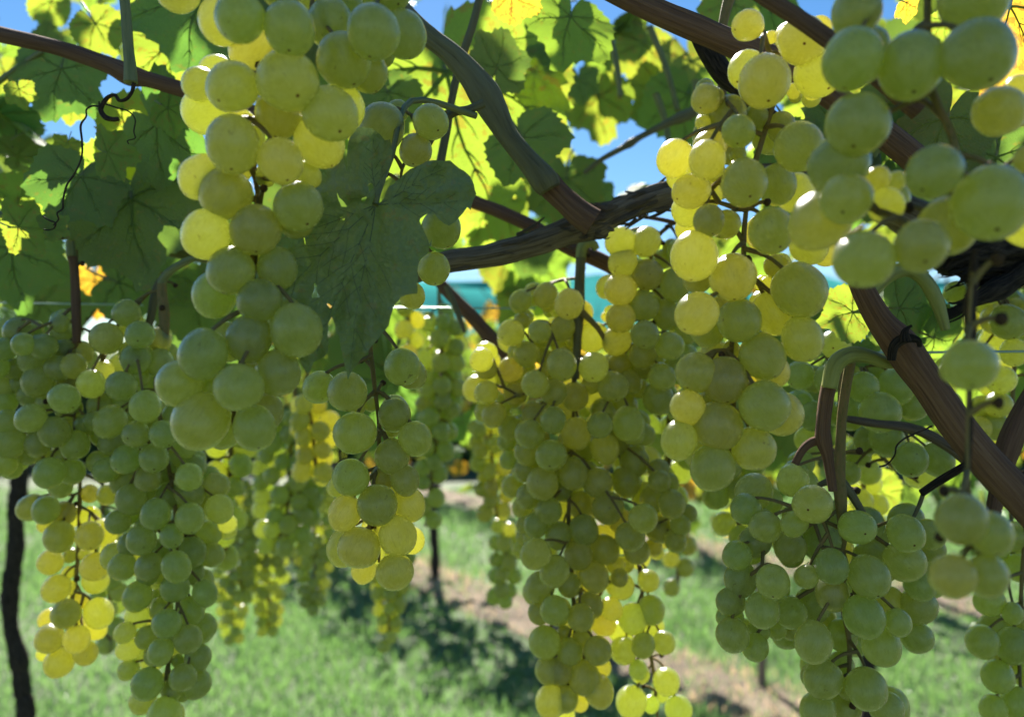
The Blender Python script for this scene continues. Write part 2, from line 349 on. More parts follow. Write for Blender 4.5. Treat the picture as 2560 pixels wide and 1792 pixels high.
def place_bunch(gr, D, axis, fill=0.5, kd=0.85):
    """berry centres and radii, from their outlines in the photograph"""
    ax = [(x * V2S, y * V2S) for x, y in axis]
    def axx(y):
        if y <= ax[0][1]: return ax[0][0]
        for a, b in zip(ax, ax[1:]):
            if y <= b[1]: return a[0] + (b[0] - a[0]) * (y - a[1]) / max(b[1] - a[1], 1)
        return ax[-1][0]
    rm = sum(g[2] for g in gr) / len(gr)
    def wid(y): return max([abs(g[0] - axx(g[1])) for g in gr if abs(g[1] - y) < 1.6 * rm] + [rm * 0.4])
    placed = []; order = {'': 0, 'm': 1, 'b': 2}
    L = sorted(gr, key=lambda g: (2 if 'b' in g[3] else 1 if 'm' in g[3] else 0))
    for x, y, r, fl in L:
        W = wid(y) * 0.9; u = min(abs(x - axx(y)), W * 0.98); c = math.sqrt(W * W - u * u) / FPX * D * kd
        c = min(c, 0.035)
        base = D - c if not ('m' in fl or 'b' in fl) else (D - 0.1 * c if 'm' in fl else D + 0.45 * c)
        d = base
        for (X, Y, RR, DD, _) in placed:
            dx = math.hypot(X - x, Y - y) / FPX * (D); rr = (RR + r) / FPX * D * 0.97
            if dx < rr: d = max(d, DD + math.sqrt(rr * rr - dx * dx))
        d = min(d, D - 0.004 if not ('m' in fl or 'b' in fl) else D + 0.012 if 'm' in fl else D + 0.045)
        placed.append((x, y, r, d, fl))
    nf = int(len(placed) * fill); tries = 0; back = []
    pw = [(P(x, y, d), r / FPX * d) for x, y, r, d, fl in placed]
    while len(back) < nf and tries < nf * 90:
        tries += 1
        x, y, r, d, fl = random.choice(placed); x += random.gauss(0, r * .7); y += random.gauss(0, r * .7); r2 = r * random.uniform(.85, 1.02)
        ok = 4 <= sum(any(math.hypot(X - x - r2 * .96 * math.cos(a), Y - y - r2 * .96 * math.sin(a)) < RR for X, Y, RR, _, _ in placed) for a in [i * math.pi / 4 for i in range(8)])
        if not ok: continue
        W = wid(y); u = min(abs(x - axx(y)), W * .98); c = min(math.sqrt(W * W - u * u) / FPX * D, 0.04)
        d2 = D + random.uniform(0.1, 1.0) * c; p = P(x, y, d2); rr = r2 / FPX * D
        if any((p - q).length < (rr + s) * 0.95 for q, s in pw): continue
        pw.append((p, rr)); back.append((p, rr))
    return [(pw[i][0], pw[i][1], placed[i][4] if i < len(placed) else 'x') for i in range(len(pw))]
def make_bunch(label, G, rachis, tint=(1, 1, 1), group=None, far=False, dense=False, sub=1.0, lit_all=None):
    """G: list of (centre, radius, flag); rachis: [(point, radius)]"""
    root = thing('grape_bunch', label, 'bunch of grapes', rachis[0][0], group); o = OFF[root.name]
    tb = TB(); kb = TB()
    sp = spline(rachis, 8)
    tb.tube(rachis, 7, 6, rough=0.25, seed=random.random() * 9)
    nodes = [q[0] for q in sp]
    G = sorted(G, key=lambda g: min((n - g[0]).length for n in nodes) - g[1])
    for i, (p, r, fl) in enumerate(G):
        up = p + Vector((0, r * .4, r * 1.7)); a = min(nodes, key=lambda q: (q - up).length)
        dirn = (p - a); dl = dirn.length; dirn = dirn.normalized() if dl > 1e-6 else Vector((0, 0, -1))
        ax_ = (dirn + Vector((random.uniform(-.35, .35), random.uniform(-.35, .35), -0.75 + random.uniform(-.3, .2)))).normalized()
        me = random.choice(BER_FAR if far else BER)
        g = bpy.data.objects.new('grape', me); COL.objects.link(g); g.parent = root; g.location = p - o
        g.rotation_mode = 'QUATERNION'; g.rotation_quaternion = (-ax_).to_track_quat('Z', 'Y')
        e = random.uniform(.98, 1.12); g.scale = (r * random.uniform(.95, 1.03), r * random.uniform(.95, 1.03), r * e)
        t = random.uniform(.90, 1.06); warm = random.random()
        am = 1.0 if warm < 0.93 else 0.96
        g.color = (min(tint[0] * t * random.uniform(.96, 1.05), 1.15), tint[1] * t * am, tint[2] * t * am, 1)
        if not far or i % 3 == 0: TARGETS.append((p, r, (True if 'b' not in fl else None) if 'L' in fl else (None if fl == 'x' or 'b' in fl or 'm' in fl else False)))
        if far and i % 2: continue
        top = p - ax_ * r * 0.97
        if dl > r * 1.1 and not (fl == 'x' or 'b' in fl):
            mid = a.lerp(top, 0.55) + Vector((0, 0, r * 0.18))
            if len(nodes) < 400: nodes.append(mid)
            pr = 0.00075 if not far else 0.0010
            tb.tube([(a, pr * 1.5), (mid, pr * 1.1), (top - ax_ * r * .14, pr), (top + ax_ * r * .03, pr * 1.9)], 5, 3, cap=False)
    for j in range(2, len(sp) - 1, 5):       # bare pedicels where berries are gone
        if far: break
        a = sp[j][0]; dv = Vector((random.uniform(-1, 1), random.uniform(-1, .3), random.uniform(-.3, .6))).normalized() * random.uniform(.006, .011)
        tb.tube([(a, .0011), (a + dv * .6 + Vector((0, 0, .001)), .0008), (a + dv, .0009)], 5, 3)
        kb.ball(a + dv, random.uniform(.0013, .0019), 6)
    tb.build('stem', M['stem'], root)
    if kb.v: kb.build('pedicel_stubs', M['knob'], root)['kind'] = 'stuff'
    return root
def hand(label, D, axis, tiles, tint=(1, 1, 1), fill=0.75, rr=4.5, kd=0.85, top=None, group=None):
    G = place_bunch(read(tiles), D, axis, fill, kd)
    ra = path([(x, y, rr if i < len(axis) - 1 else rr * .6) for i, (x, y) in enumerate(axis)], D + .006)
    return make_bunch(label, G, ra, tint, group)
GB = 'hand high bunches on the near vine row'
hand('big close bunch of pale green grapes left of the dark ragged leaf', .272,
     [(700, -60), (690, 60), (600, 260), (570, 360), (580, 470), (565, 640), (540, 800), (520, 960)], [('A2',
     '500 110 160,815 180 165,765 -90 140,1070 150 148 m,1340 205 170,1525 215 145 m,1155 380 172,800 510 195,455 545 165,1068 718 173,'
     '400 130 157 m,590 300 152 mL,690 400 122 m,245 530 110 m,290 690 152 m,460 905 172 L,505 800 108 bL,745 715 152 mL,1000 890 163 mL,'
     '1130 680 160 bL,1300 450 133 bL,1370 310 108 b,758 1015 143 L,920 1100 90 bL,660 1110 65 bL,265 1115 147 L,408 1215 170,520 1080 60 bL,'
     '290 1470 152 L,603 1445 161,868 1298 157,850 1385 115 b,1450 -50 128 mL,110 -60 138 m,1180 20 95 b,930 -40 120 b'),
     ('B2', '472 208 161,365 365 148 mL,785 187 137 m,667 405 147,598 660 155,915 605 172,290 765 163,527 985 162,790 890 155 m,'
     '135 960 158,330 1000 110 bL,272 1212 188,420 1270 120 b,633 1255 148,700 1150 130 m')], (.98, 1.0, 1.0), .35, 5.5)
hand('half hidden strand of small grapes hanging beside the grey green cane, behind the ragged leaf', .345,
     [(1000, 250), (960, 300), (905, 370), (900, 420)], [('A2', '1390 800 148 L,1700 765 115,1605 945 105,1490 700 70 b')], (1, .98, .95), .0, 4)
hand('slim loose bunch with glowing yellow lower grapes hanging beneath the ragged leaf', .345,
     [(940, 480), (900, 600), (835, 740), (838, 850), (850, 960), (845, 1100), (848, 1200), (850, 1260)], [('A3', '385 1440 125 m'),
     ('B3', '228 195 110,80 370 90 m'), ('B2', '1622 850 125,1255 1015 132,1065 985 112 m,1570 1170 113 m,1305 1290 140,1708 1330 122,1555 1450 112,1550 1270 58 bL,1410 1100 52 b'),
     ('C2', '875 218 110 L,800 270 62 bL,1055 220 72 bL,1190 235 85 L,1215 375 95 mL,1030 378 123,840 425 100 L,1147 555 110 L,925 622 122 L,835 625 105 mL,1225 580 82 mL,1132 765 108,950 755 75 mL,1010 660 62 bL,1120 270 60 b')],
     (1.0, 1.0, .95), .15, 5.0)
hand('large bunch of round yellow green grapes right of centre, crossing the old cordon', .292,
     [(1760, 120), (1735, 230), (1690, 380), (1670, 500), (1665, 620), (1640, 780), (1645, 900), (1630, 1050)], [('A4',
     '928 160 97 L,1270 255 155 L,1190 230 90 bL,1365 465 148 L,1075 235 42 bL,1033 510 163 L,925 440 120 m,665 625 95 L,720 610 60 L,805 715 118 mL,975 745 80 m,870 825 103 L,'
     '660 745 55 bL,685 850 108 bL,690 925 112 mL,675 1005 116 L,468 995 115 L,575 1200 115 L,555 1320 103 mL,690 1230 80 bL,682 1385 100,790 1410 90 mL,905 1147 148,1247 922 152,'
     '1110 1160 120 b,1215 575 47 b,1140 800 92 b,850 950 62 bL,760 1180 72 bL,1225 1210 120 b,1075 1450 145,1340 560 70 b'),
     ('B4', '632 110 165 L,655 250 105 bL,890 253 150,650 492 145 L,720 600 120 bL,932 540 150,1165 490 150 mL,1090 430 95 bL,1333 338 180,1090 290 55 b,'
     '1355 663 143,800 430 60 bL,1090 778 152,880 735 60 bL,645 885 137 L,835 940 150,1150 880 120 bL,1010 930 62 bL,1100 1110 172,1215 1165 150 mL,590 1120 120,'
     '715 1100 80 b,790 1243 165,530 1340 125,1030 1395 150,755 1520 147,1400 40 130 b,1180 180 80 b,1500 90 90 b')], (1.02, 1.0, .9), .5, 6)
hand('blurred near bunch of big green grapes with bare forked stems in the upper right', .222,
     [(2080, -60), (2085, 180), (2140, 330), (2110, 450), (2060, 520)], [('A5',
     '430 375 190,800 415 205,1215 350 222,455 80 155 mL,1185 0 200 m,465 780 190,345 1040 185 m,390 1250 158,225 1390 185 mL,640 1290 110 b,'
     '945 1080 165,1300 1280 225,1350 700 160 b,502 1628 183,860 1545 165,1030 1420 180 mL,1530 1400 150 mL,590 1120 75 bL,700 1140 62 bL,1540 1000 90,1480 560 90 bL')], (1.0, 1.0, .9), .1, 9, .7)
hand('five blurred stray grapes on a dark dangling thread at the right', .205,
     [(2180, 610), (2172, 760), (2170, 1090), (2190, 1190), (2150, 1240)], [('B5', '1245 840 168,1140 870 95 m'), ('C5', '800 460 140,970 545 122,750 790 130,945 790 122')], (1.0, .97, .9), 0, 4)
hand('wide dusky green bunch on the forked brown stalk, low at the right', .385,
     [(1885, 830), (1882, 960), (1880, 1080), (1890, 1200), (1885, 1330), (1905, 1450), (1895, 1600)], [('C4',
     '770 375 113,1028 505 102,497 502 95,665 485 78,655 235 95 m,380 400 88,430 300 110 b,435 590 95 m,640 625 95 m,825 595 110 m,880 732 97,738 792 68,1095 792 120,'
     '540 820 97,330 670 85,352 810 95,295 938 87,305 1128 97,437 1200 78 m,455 1110 65 m,478 985 100,560 1100 60 b,640 1000 95 m,768 960 107 m,883 885 103,640 1110 50 b,'
     '1070 1022 117,775 1172 112,828 1385 112,770 1370 70 b,1082 1440 118,800 1570 105,1200 1560 100 m,960 1560 90 b,930 1310 80 b,940 1130 90 b,1010 1180 80 b,950 1450 70 b'),
     ('C5', '473 540 105,610 545 90 m,465 702 122,560 840 95 m,545 960 105 m,430 1058 77,540 1145 92 m,333 1190 110,385 930 80 b,320 560 60 b,330 650 62 b,385 1550 110 m')], (.92, .98, 1.05), .9, 5.5)
hand('greenish yellow bunch cut by the lower right edge of the picture', .44,
     [(2300, 1180), (2290, 1320), (2285, 1450), (2290, 1600)], [('C5', '960 935 85,1095 1005 60,985 1095 88 m,920 1170 92,1100 1190 100,1030 1250 82 m,1010 1370 90,1160 1340 85 m,985 1560 80,1130 1530 98,1160 1050 70 m')], (.95, 1, .95), .4)
hand('shaded bunch at the right edge behind the reddish cane, a few grapes catching sun', .46,
     [(2270, 690), (2275, 800), (2270, 900), (2265, 1100), (2270, 1250)], [('B5', '1150 350 78 L,1455 935 92 L,1435 1102 88 L,1500 550 115,1430 530 105 m,1340 290 85,1350 420 90 m,1290 530 75 mL,1330 1130 90 m,1310 1260 78,1420 1250 90,1560 480 90 m,1420 690 110 m,1540 750 90,1590 640 80,1050 500 60 L,1080 640 80,1330 800 70'),
     ('C5', '1110 560 90,1130 740 80 m,1000 620 80 m,1140 640 80 m')], (.95, 1, .95), .3)
hand('deep green shaded bunch tucked under the reddish cane', .445,
     [(1940, 820), (1960, 920), (1975, 1020), (2060, 1080)], [('B5',
     '640 1155 132,750 980 120 m,530 985 105,690 1330 115 m,860 1110 100 m,300 930 95,110 905 97,345 700 105,845 1470 120,1025 1475 112,440 1130 92 m,560 1340 92 m,500 1440 82 bL,560 860 110 b,420 850 100 m,920 900 110 b,1030 840 90 b,200 640 90 b,'
     '200 1180 100 b,100 1100 95 b,180 1400 70 b,760 780 110 b,1100 1100 90 b,430 1560 80 m,110 1500 90,150 1330 80 bL,1130 860 80 b')], (.86, .95, .95), .5)
hand('long central bunch hanging from the pale hooked stalk, yellow towards its lower end', .485,
     [(1315, 560), (1300, 640), (1290, 850), (1280, 1050), (1275, 1180), (1285, 1330), (1290, 1450), (1285, 1560)], [('B3',
     '805 413 77,975 370 85 m,1132 430 102,990 430 52 b,743 625 95,935 612 80,1090 590 85 m,815 545 62 bL,845 765 90,1065 690 65 bL,545 805 85 L,578 865 72 L,740 870 88 mL,510 995 93 mL,577 1020 80,1082 833 103,960 780 60 b,905 965 95,'
     '630 1170 87,1030 1020 92,770 1030 80 mL,1170 1050 95 m,1025 1205 90,1298 853 100,1427 980 100 L,1545 950 80 m,1285 1060 75 bL,1310 1105 60 b,1340 1240 87,1530 1230 112,1560 1290 80 m,1180 1295 105 m,868 1300 102,850 1420 92 m,740 1260 80 bL,'
     '1010 1440 102,900 1170 85 m,1370 1400 100 m,1440 1340 100 m,1570 1480 100 m,845 1535 90 mL,730 1470 62 bL,700 1090 62 bL,1130 1350 80 b,1500 1100 95 b,1120 1160 85 b,1400 1120 90 b,1240 1380 90 b,1540 1400 95 b'),
     ('C3', '650 90 90,490 170 75 bL,595 250 93,770 195 88,515 325 77 mL,630 410 80,915 245 88,1080 240 90 m,975 395 95,1275 240 68,1345 370 80,1180 455 85,555 495 72 L,490 560 50 bL,688 552 78,835 520 85,555 660 88,805 665 83 L,665 760 88,'
     '950 635 88 m,1105 560 88,1140 640 80 m,1275 520 82 m,1395 490 62,1365 585 67,1240 620 52 b,897 795 88,583 850 88 mL,750 840 72 m,1020 725 58 m,1045 845 80 mL,665 985 83 L,575 1000 68 mL,818 1028 83,880 955 72 mL,995 980 65 mL,945 1060 75 mL,830 1150 62 bL,'
     '608 1172 95,755 1225 78 L,915 1220 83 L,930 1310 62 mL,720 1120 45 bL,628 1335 78,690 1340 80,838 1378 93,645 1515 93,725 1500 80,920 1455 92 L,810 1520 52 bL,1240 340 80 b,1190 330 85 b,820 380 80 b,1050 470 75 b,1090 130 90 b,880 100 90 b,1200 120 90 b,730 290 70 bL')],
     (1.0, 1.0, .85), 1.0, 4.5)
hand('narrow straggling strand right of the central bunch, trailing past the bottom edge', .50,
     [(1430, 1250), (1440, 1330), (1440, 1400), (1465, 1500), (1475, 1620)], [('C3', '1210 815 65 m,1225 985 80,1120 1035 85,1240 1080 62 m,1030 1110 57 m,1180 1190 72,1065 1220 78,1300 1175 68,1150 1330 55,1315 1400 80,1110 1520 90,1225 1530 50 m,1385 1560 82,1060 1130 60 b,1280 1470 50 b')], (.92, 1, .92), .1, 4.5)
hand('yellow and olive bunch before the blue sky gap, beside the large right bunch', .475,
     [(1510, 500), (1470, 540), (1450, 640), (1440, 760), (1470, 860)], [('A4', '128 1520 95,290 1520 92,450 1560 60 bL'), ('B3',
     '1492 150 103,1658 233 108,1390 315 80 bL,1475 335 110 L,1840 300 105 L,1635 440 98,1480 520 98,1410 480 45 bL,1790 500 100 m,1640 635 98,1450 675 100 mL,1805 710 98,1630 765 95 m,1290 650 100 mL,1470 830 80 mL,1755 915 92,1630 850 80 bL,1730 1060 110 m,1740 400 80 b,1870 80 80 mL,1760 130 70 bL,1880 560 90 b,1860 850 90 b,1700 820 80 b')],
     (1.0, 1.0, .85), .3)
hand('crowded grey green bunch at the far left edge', .465,
     [(170, 560), (172, 760), (150, 880), (110, 980), (90, 1050)], [('B1',
     '120 615 95 m,400 560 60 m,155 700 75,290 715 90,225 800 95,30 730 80,90 860 75 m,252 943 105,390 855 90,495 845 82,430 740 80 m,540 760 85 m,420 640 75 m,130 960 65 m,200 1040 80 m,430 1060 100,205 1195 100,310 1090 72 m,'
     '363 1285 103,50 1220 90,60 1360 110,250 1370 85 m,500 1370 100,200 1420 80 m,330 1560 105,480 1550 90 m,20 980 90 m,40 1080 75 m,570 1240 75 m,20 1490 92,120 1480 70 b,420 1450 70 b,30 600 80 m,-20 850 80,220 620 60 b')], (.92, .98, 1.05), .8)
hand('very long tapering bunch left of centre hanging from the orange brown stalk', .462,
     [(365, 610), (368, 730), (350, 860), (370, 1000), (390, 1120), (400, 1250), (395, 1400), (375, 1500), (365, 1600)], [('B1',
     '845 490 95 m,880 570 85 mL,712 658 105,937 635 97 L,907 797 103,1070 820 90 mL,1070 665 75 m,612 962 98,812 975 102,690 870 68 m,940 920 62 m,975 1115 102 L,735 1218 107,630 1210 70 m,670 1110 90 m,1090 1300 92,912 1300 90,745 1360 85 m,1032 1457 98,845 1468 97,'
     '710 1540 85,1265 1585 90,1235 1380 80 m,1100 1550 75 b,970 1380 75 b,820 1100 85 b,1000 980 80 b,850 1200 80 b,1180 1480 90 b,1180 1180 90 b'),
     ('C1', '835 30 95 m,990 10 88,1040 250 102,1270 275 97,1270 110 95 m,880 150 100,1147 395 80,790 300 82,945 425 100,870 450 80 m,1470 215 95 mL,1290 500 95 m,1180 600 102,1000 600 92,820 600 90,1172 740 95,990 660 70 m,920 800 98,1375 780 83,1290 640 80 m,1420 520 80 m,'
     '1117 980 97,1280 895 90 m,1370 1000 85 m,985 1070 75 mL,835 1040 72 L,1260 1085 93,1075 1170 85,960 1170 62 b,1325 1205 88 m,860 1150 75 m,860 1290 70 m,985 1385 107,1225 1340 88,1315 1385 95 m,1150 1425 75 m,955 1500 88 bL,1100 1590 112 L,1220 1460 42 bL,920 930 80 b,1080 880 80 b,'
     '1050 820 70 b,1060 500 80 b,1130 130 90 b,980 330 80 b,1190 1230 42 bL,1400 380 85 b,1520 350 70 b,1450 60 90 b')], (.90, .98, 1.05), .8, 5)
hand('smaller hanging bunch at the lower left, sun glowing through its bottom grapes', .505,
     [(180, 1040), (178, 1150), (172, 1280), (155, 1380), (150, 1480)], [('C1',
     '210 205 90 m,308 222 88,430 240 82 mL,605 265 70 bL,600 110 62 bL,720 120 68 mL,397 400 100,600 395 92,700 370 90 mL,740 490 72 mL,337 570 85,470 525 47 bL,565 520 42 bL,637 600 92,640 690 85 mL,378 745 88,300 320 52 bL,540 830 55 mL,442 915 98,'
     '330 950 70 mL,660 910 100 L,640 1020 70 mL,330 1080 95 L,515 1085 88,300 1180 52 bL,395 1242 93,575 1180 80 L,455 640 42 bL,470 740 45 bL,560 980 55 bL,420 1140 55 bL'),
     ('B1', '440 1380 80 b')], (1.0, 1.0, .8), .1, 4.5)
# bunches further along the row, packed round their own stalks
def grown(label, d, axis, wpx, rpx, n, lit=0.2, tint=(.9, 1, .9), taper=.45, group='soft hanging bunches further along the row'):
    ax = [P(x * V2S, y * V2S, d) for x, y in axis]; sp = spline([(a, .001) for a in ax], 12); L = []
    r0 = rpx * V2S / FPX * d; W = wpx * V2S / FPX * d
    t = 0
    while len(L) < n and t < n * 40:
        t += 1; s = random.random(); p0 = sp[int(s * (len(sp) - 1))][0]; prof = (min(1, s * 5 + .45) * (1 - (1 - taper) * max(0, (s - .3) / .7) ** 1.3))
        a = random.uniform(0, 2 * math.pi); rr = max(W * prof - r0, r0 * .7); r = r0 * random.uniform(.85, 1.08)
        p = p0 + Vector((math.cos(a) * rr, math.sin(a) * rr * .8, random.uniform(-.3, .3) * r0))
        if any((p - q).length < (r + s2) * .84 for q, s2, _ in L): continue
        L.append((p, r, 'b' if random.random() < lit else ''))
    ra = [(ax[0] + Vector((0, 0, .04)), r0 * .2)] + [(a, r0 * .2) for a in ax]
    return make_bunch(label, L, ra, tint, group, far=True)
grown('blurred shaded bunch right of the slim bunch, below the teal netting', .78, [(985, 700), (990, 850), (975, 1000), (955, 1180)], 66, 21, 90, .1, (.86, .95, .9))
grown('short blurred yellow bunch just under the tip of the ragged leaf', .74, [(915, 690), (920, 740), (915, 800)], 40, 21, 16, .8, (1, 1, .7), .8)
grown('thin dark drooping bunch directly below the slim bunch, above the lawn', 1.0, [(885, 1180), (875, 1300), (870, 1450)], 56, 15, 90, .0, (.95, 1, .8))
grown('leftmost of the three dusky bunches ending over the lawn', 1.1, [(520, 1080), (522, 1250), (522, 1435)], 60, 14, 120, .0, (.86, .94, .9))
grown('middle one of the three dusky bunches ending over the lawn', 1.15, [(595, 1100), (600, 1250), (602, 1415)], 62, 14, 120, .0, (.86, .94, .9))
grown('rightmost of the three dusky bunches ending over the lawn', 1.1, [(705, 1080), (705, 1230), (702, 1365)], 60, 14, 120, .0, (.86, .94, .9))
grown('dark blurred bunch between the long left bunch and the slim bunch', .82, [(660, 930), (650, 1060), (640, 1230)], 92, 20, 90, .1, (.84, .95, .95), .7)
grown('blurred bunch with yellow sunlit flanks left of the slim bunch', .72, [(690, 900), (700, 960), (710, 1080)], 66, 23, 40, .7, (1, 1, .75), .8)
grown('blurred olive bunch leaning against the right side of the very long bunch', .60, [(520, 940), (515, 1080), (505, 1260)], 62, 27, 60, .35, (.9, 1, .8))
grown('blurred sunlit bunch left of the central bunch, half way down', .86, [(1100, 950), (1105, 1050), (1115, 1160)], 56, 19, 50, .7, (1, 1, .72), .8)
grown('small blurred tail of grapes over the dry grass strip, left of the central bunch', .9, [(1130, 1180), (1135, 1250), (1125, 1345)], 44, 18, 24, .5, (.95, 1, .8), .8)
grown('small golden blurred bunch right of the central bunch over the lawn', .8, [(1520, 1130), (1520, 1210), (1520, 1315)], 44, 21, 26, .7, (1, .95, .65), .8)
grown('deep shaded bunch behind the large right bunch and the central bunch', .56, [(1490, 800), (1500, 950), (1495, 1150)], 88, 32, 70, .0, (.84, .95, .95), .7)
grown('dark bunch behind the lower tip of the large right bunch', .52, [(1640, 960), (1640, 1080), (1665, 1210)], 84, 31, 46, .15, (.88, .97, .95), .7)
grown('shadowed blurred bunch glimpsed between the two left hanging bunches', .66, [(230, 1150), (245, 1300), (245, 1460)], 60, 22, 60, .0, (.84, .95, .95))
grown('pale blurred bunch behind the forked stalk, above the wide dusky bunch', .58, [(1930, 1010), (1935, 1080), (1945, 1180)], 60, 26, 30, .5, (.95, 1, .8), .8)
grown('yellow green blurred bunch at the right edge under the peeling bark', .6, [(2230, 600), (2235, 680), (2230, 770)], 66, 26, 34, .35, (.9, 1, .85), .8)

# ------------------------------------------------------------------ leaves
def lerp_tab(tab, x):
    for (a, ya), (b, yb) in zip(tab, tab[1:]):
        if x <= b:
            t = (x - a) / (b - a); t = t * t * (3 - 2 * t); return ya + (yb - ya) * t
    return tab[-1][1]
def leaf_mesh(seed, mat, seg=120, rings=6, petiole=True, cup=0.0, flat=False):
    rnd = random.Random(seed); nz = seed * 3.7
    j = lambda a: rnd.uniform(1 - a, 1 + a)
    tab = [(0, 1.0), (20, .82 * j(.08)), (27, .77 * j(.1)), (52, .90 * j(.08)), (79, .72 * j(.1)), (106, .74 * j(.1)), (138, .55 * j(.1)), (162, .42 * j(.15)), (176, .18), (180, .05)]
    tab2 = [(a, r * j(.05)) for a, r in tab]; va = [0, 52 * j(.06), -52 * j(.06), 107 * j(.05), -107 * j(.05)]
    bend = rnd.uniform(.08, .30); curl = rnd.uniform(-.25, .35); fold = rnd.uniform(.10, .24); tw = rnd.uniform(-.2, .2)
    def zf(x, y):
        r = math.hypot(x, y); th = math.degrees(math.atan2(x, y))
        dv = min(abs(th - a) for a in va); z = fold * r * math.sin(min(R(dv) * 3.0, math.pi)) * .32
        z -= bend * (y if y > 0 else y * .5) ** 2 + curl * x * x * .8
        z += tw * x * y + .10 * r * noise.noise(Vector((x * 2.2 + nz, y * 2.2, 0))) + .05 * r * r * noise.noise(Vector((x * 6 + nz, y * 6, 3)))
        return z
    v = [(0, 0, 0)]; uv = [(0, 0)]; f = []; mi = []
    S = [.16, .36, .56, .76, .92, 1.0][:rings]
    tn = [rnd.uniform(.6, 1.3) for _ in range(seg)]
    for s in S:
        for i in range(seg + 1):
            th = -180 + 360 * i / seg; r = lerp_tab(tab if th > 0 else tab2, abs(th))
            if s > .9:
                q = i % 4; r *= 1 + (.06 if s == 1.0 else .03) * tn[(i // 4) % seg] * ((0, .35, 1.0, -.15)[q] - .3) * (1 if abs(th) < 172 else 0)
            x = s * r * math.sin(R(th)); y = s * r * math.cos(R(th)); v.append((x, y, zf(x, y))); uv.append((x, y))
    for i in range(seg): f.append((0, 2 + i, 1 + i)); mi.append(0)
    n = seg + 1
    for k_ in range(len(S) - 1):
        for i in range(seg):
            a = 1 + k_ * n + i; f.append((a, a + 1, a + 1 + n, a + n)); mi.append(0)
    def strip(pts, m=1):
        st = len(v)
        for q, (x, y, w_) in enumerate(pts):
            nx, ny = pts[min(q + 1, len(pts) - 1)][0] - pts[max(q - 1, 0)][0], pts[min(q + 1, len(pts) - 1)][1] - pts[max(q - 1, 0)][1]
            l = math.hypot(nx, ny) + 1e-9; px, py = -ny / l * w_, nx / l * w_; z = zf(x, y)
            v.extend([(x + px, y + py, z), (x, y, z + w_ * .9), (x - px, y - py, z), (x, y, z - w_ * 1.2)]); uv.extend([(x, y)] * 4)
            if q:
                for e in range(4): a = st + (q - 1) * 4 + e; b = st + (q - 1) * 4 + (e + 1) % 4; f.append((a, b, b + 4, a + 4)); mi.append(m)
    for a in va:
        ln = lerp_tab(tab, abs(a)) * .93; P_ = []
        for q in range(8):
            t = q / 7; th = R(a + 4 * math.sin(t * 5 + a)); P_.append((math.sin(th) * ln * t, math.cos(th) * ln * t, .013 * (1 - t) + .003))
        strip(P_)
        for q, sd in ((2, 1), (2, -1), (3, 1), (4, -1), (5, 1), (5, -1)):
            x, y, _ = P_[q]; th = R(a + sd * 42); l2 = ln * (.34 - .04 * q)
            strip([(x + math.sin(th - sd * .1 * e) * l2 * e / 3, y + math.cos(th - sd * .1 * e) * l2 * e / 3, .006 * (1 - e / 3) + .002) for e in range(4)])
    if petiole:
        st = len(v); L_ = rnd.uniform(.6, 1.0)
        for q in range(6):
            t = q / 5; c = Vector((.1 * math.sin(t * 3) * tw, -t * L_ * .8, -t * t * .45 - .01)); 
            for e in range(6): a = e * math.pi / 3; v.append((c.x + math.cos(a) * .024, c.y, c.z + math.sin(a) * .024)); uv.append((e / 6, t))
            if q:
                for e in range(6): a = st + (q - 1) * 6 + e; b = st + (q - 1) * 6 + (e + 1) % 6; f.append((a, b, b + 6, a + 6)); mi.append(2)
    me = bpy.data.meshes.new('leaf'); me.from_pydata(v, [], f)
    for m_ in (mat, M['vein'], M['shoot']): me.materials.append(m_)
    me.shade_smooth(); l = me.uv_layers.new(name='UVMap'); vi = np.empty(len(me.loops), dtype=np.int32); me.loops.foreach_get('vertex_index', vi)
    l.data.foreach_set('uv', np.asarray(uv, dtype=np.float32)[vi].ravel()); me.polygons.foreach_set('material_index', mi); me.update(); return me
LM = {kk: [leaf_mesh(i * 7 + q, M[nm]) for i in range(5)] for q, (kk, nm) in enumerate((('g', 'leaf'), ('l', 'leaf_lime_lit'), ('y', 'leaf_yellow'), ('d', 'leaf_dark_shade')))}
LEAFPOS = []
def leaf(parent, kind, c, size, roll, tilt=(0, 0), seed=None, label=None, centre=True):
    """roll: direction of the tip, degrees clockwise from up as seen from the camera; tilt: lean back / turn sideways"""
    me = random.choice(LM[kind]) if seed is None else LM[kind][seed % 5]
    o = bpy.data.objects.new('leaf', me); COL.objects.link(o); o.parent = parent
    base = Matrix(((1, 0, 0), (0, 0, -1), (0, 1, 0)))                     # local y up, z towards the camera
    m = Matrix.Rotation(R(tilt[0]), 3, 'X') @ Matrix.Rotation(R(tilt[1]), 3, 'Z') @ Matrix.Rotation(R(roll), 3, 'Y') @ base
    o.rotation_euler = m.to_euler(); o.scale = (size, size, size)
    p = c - (m @ Vector((0, size * .22, 0)) if centre else Vector()); o.location = p - off(parent)
    if label: o['label'] = label
    LEAFPOS.append((c, size)); return o
# ------------------------------------------------------------------ the near vines
def cane(parent, name, mat, pts, d, seg=14, rough=.10, ridge=.10, n=8, label=None):
    tb = TB(); tb.tube(path(pts, d), seg, n, rough, ridge, random.random() * 20); o = tb.build(name, M[mat], parent)
    if label: o['label'] = label
    return o
VL = thing('grapevine', 'left vine with dark brown cane, green shoots and dry curled tendril', 'grapevine', P(60, 1300, 1.9), 'vines of the near row')
VC = thing('grapevine', 'central vine with a peeling grey cordon and a swollen grey green cane forking from it', 'grapevine', P(1480, 560, .42), 'vines of the near row')
VR = thing('grapevine', 'right vine with thick reddish cane slanting down and dark shaggy bark', 'grapevine', P(2520, 640, .5), 'vines of the near row')
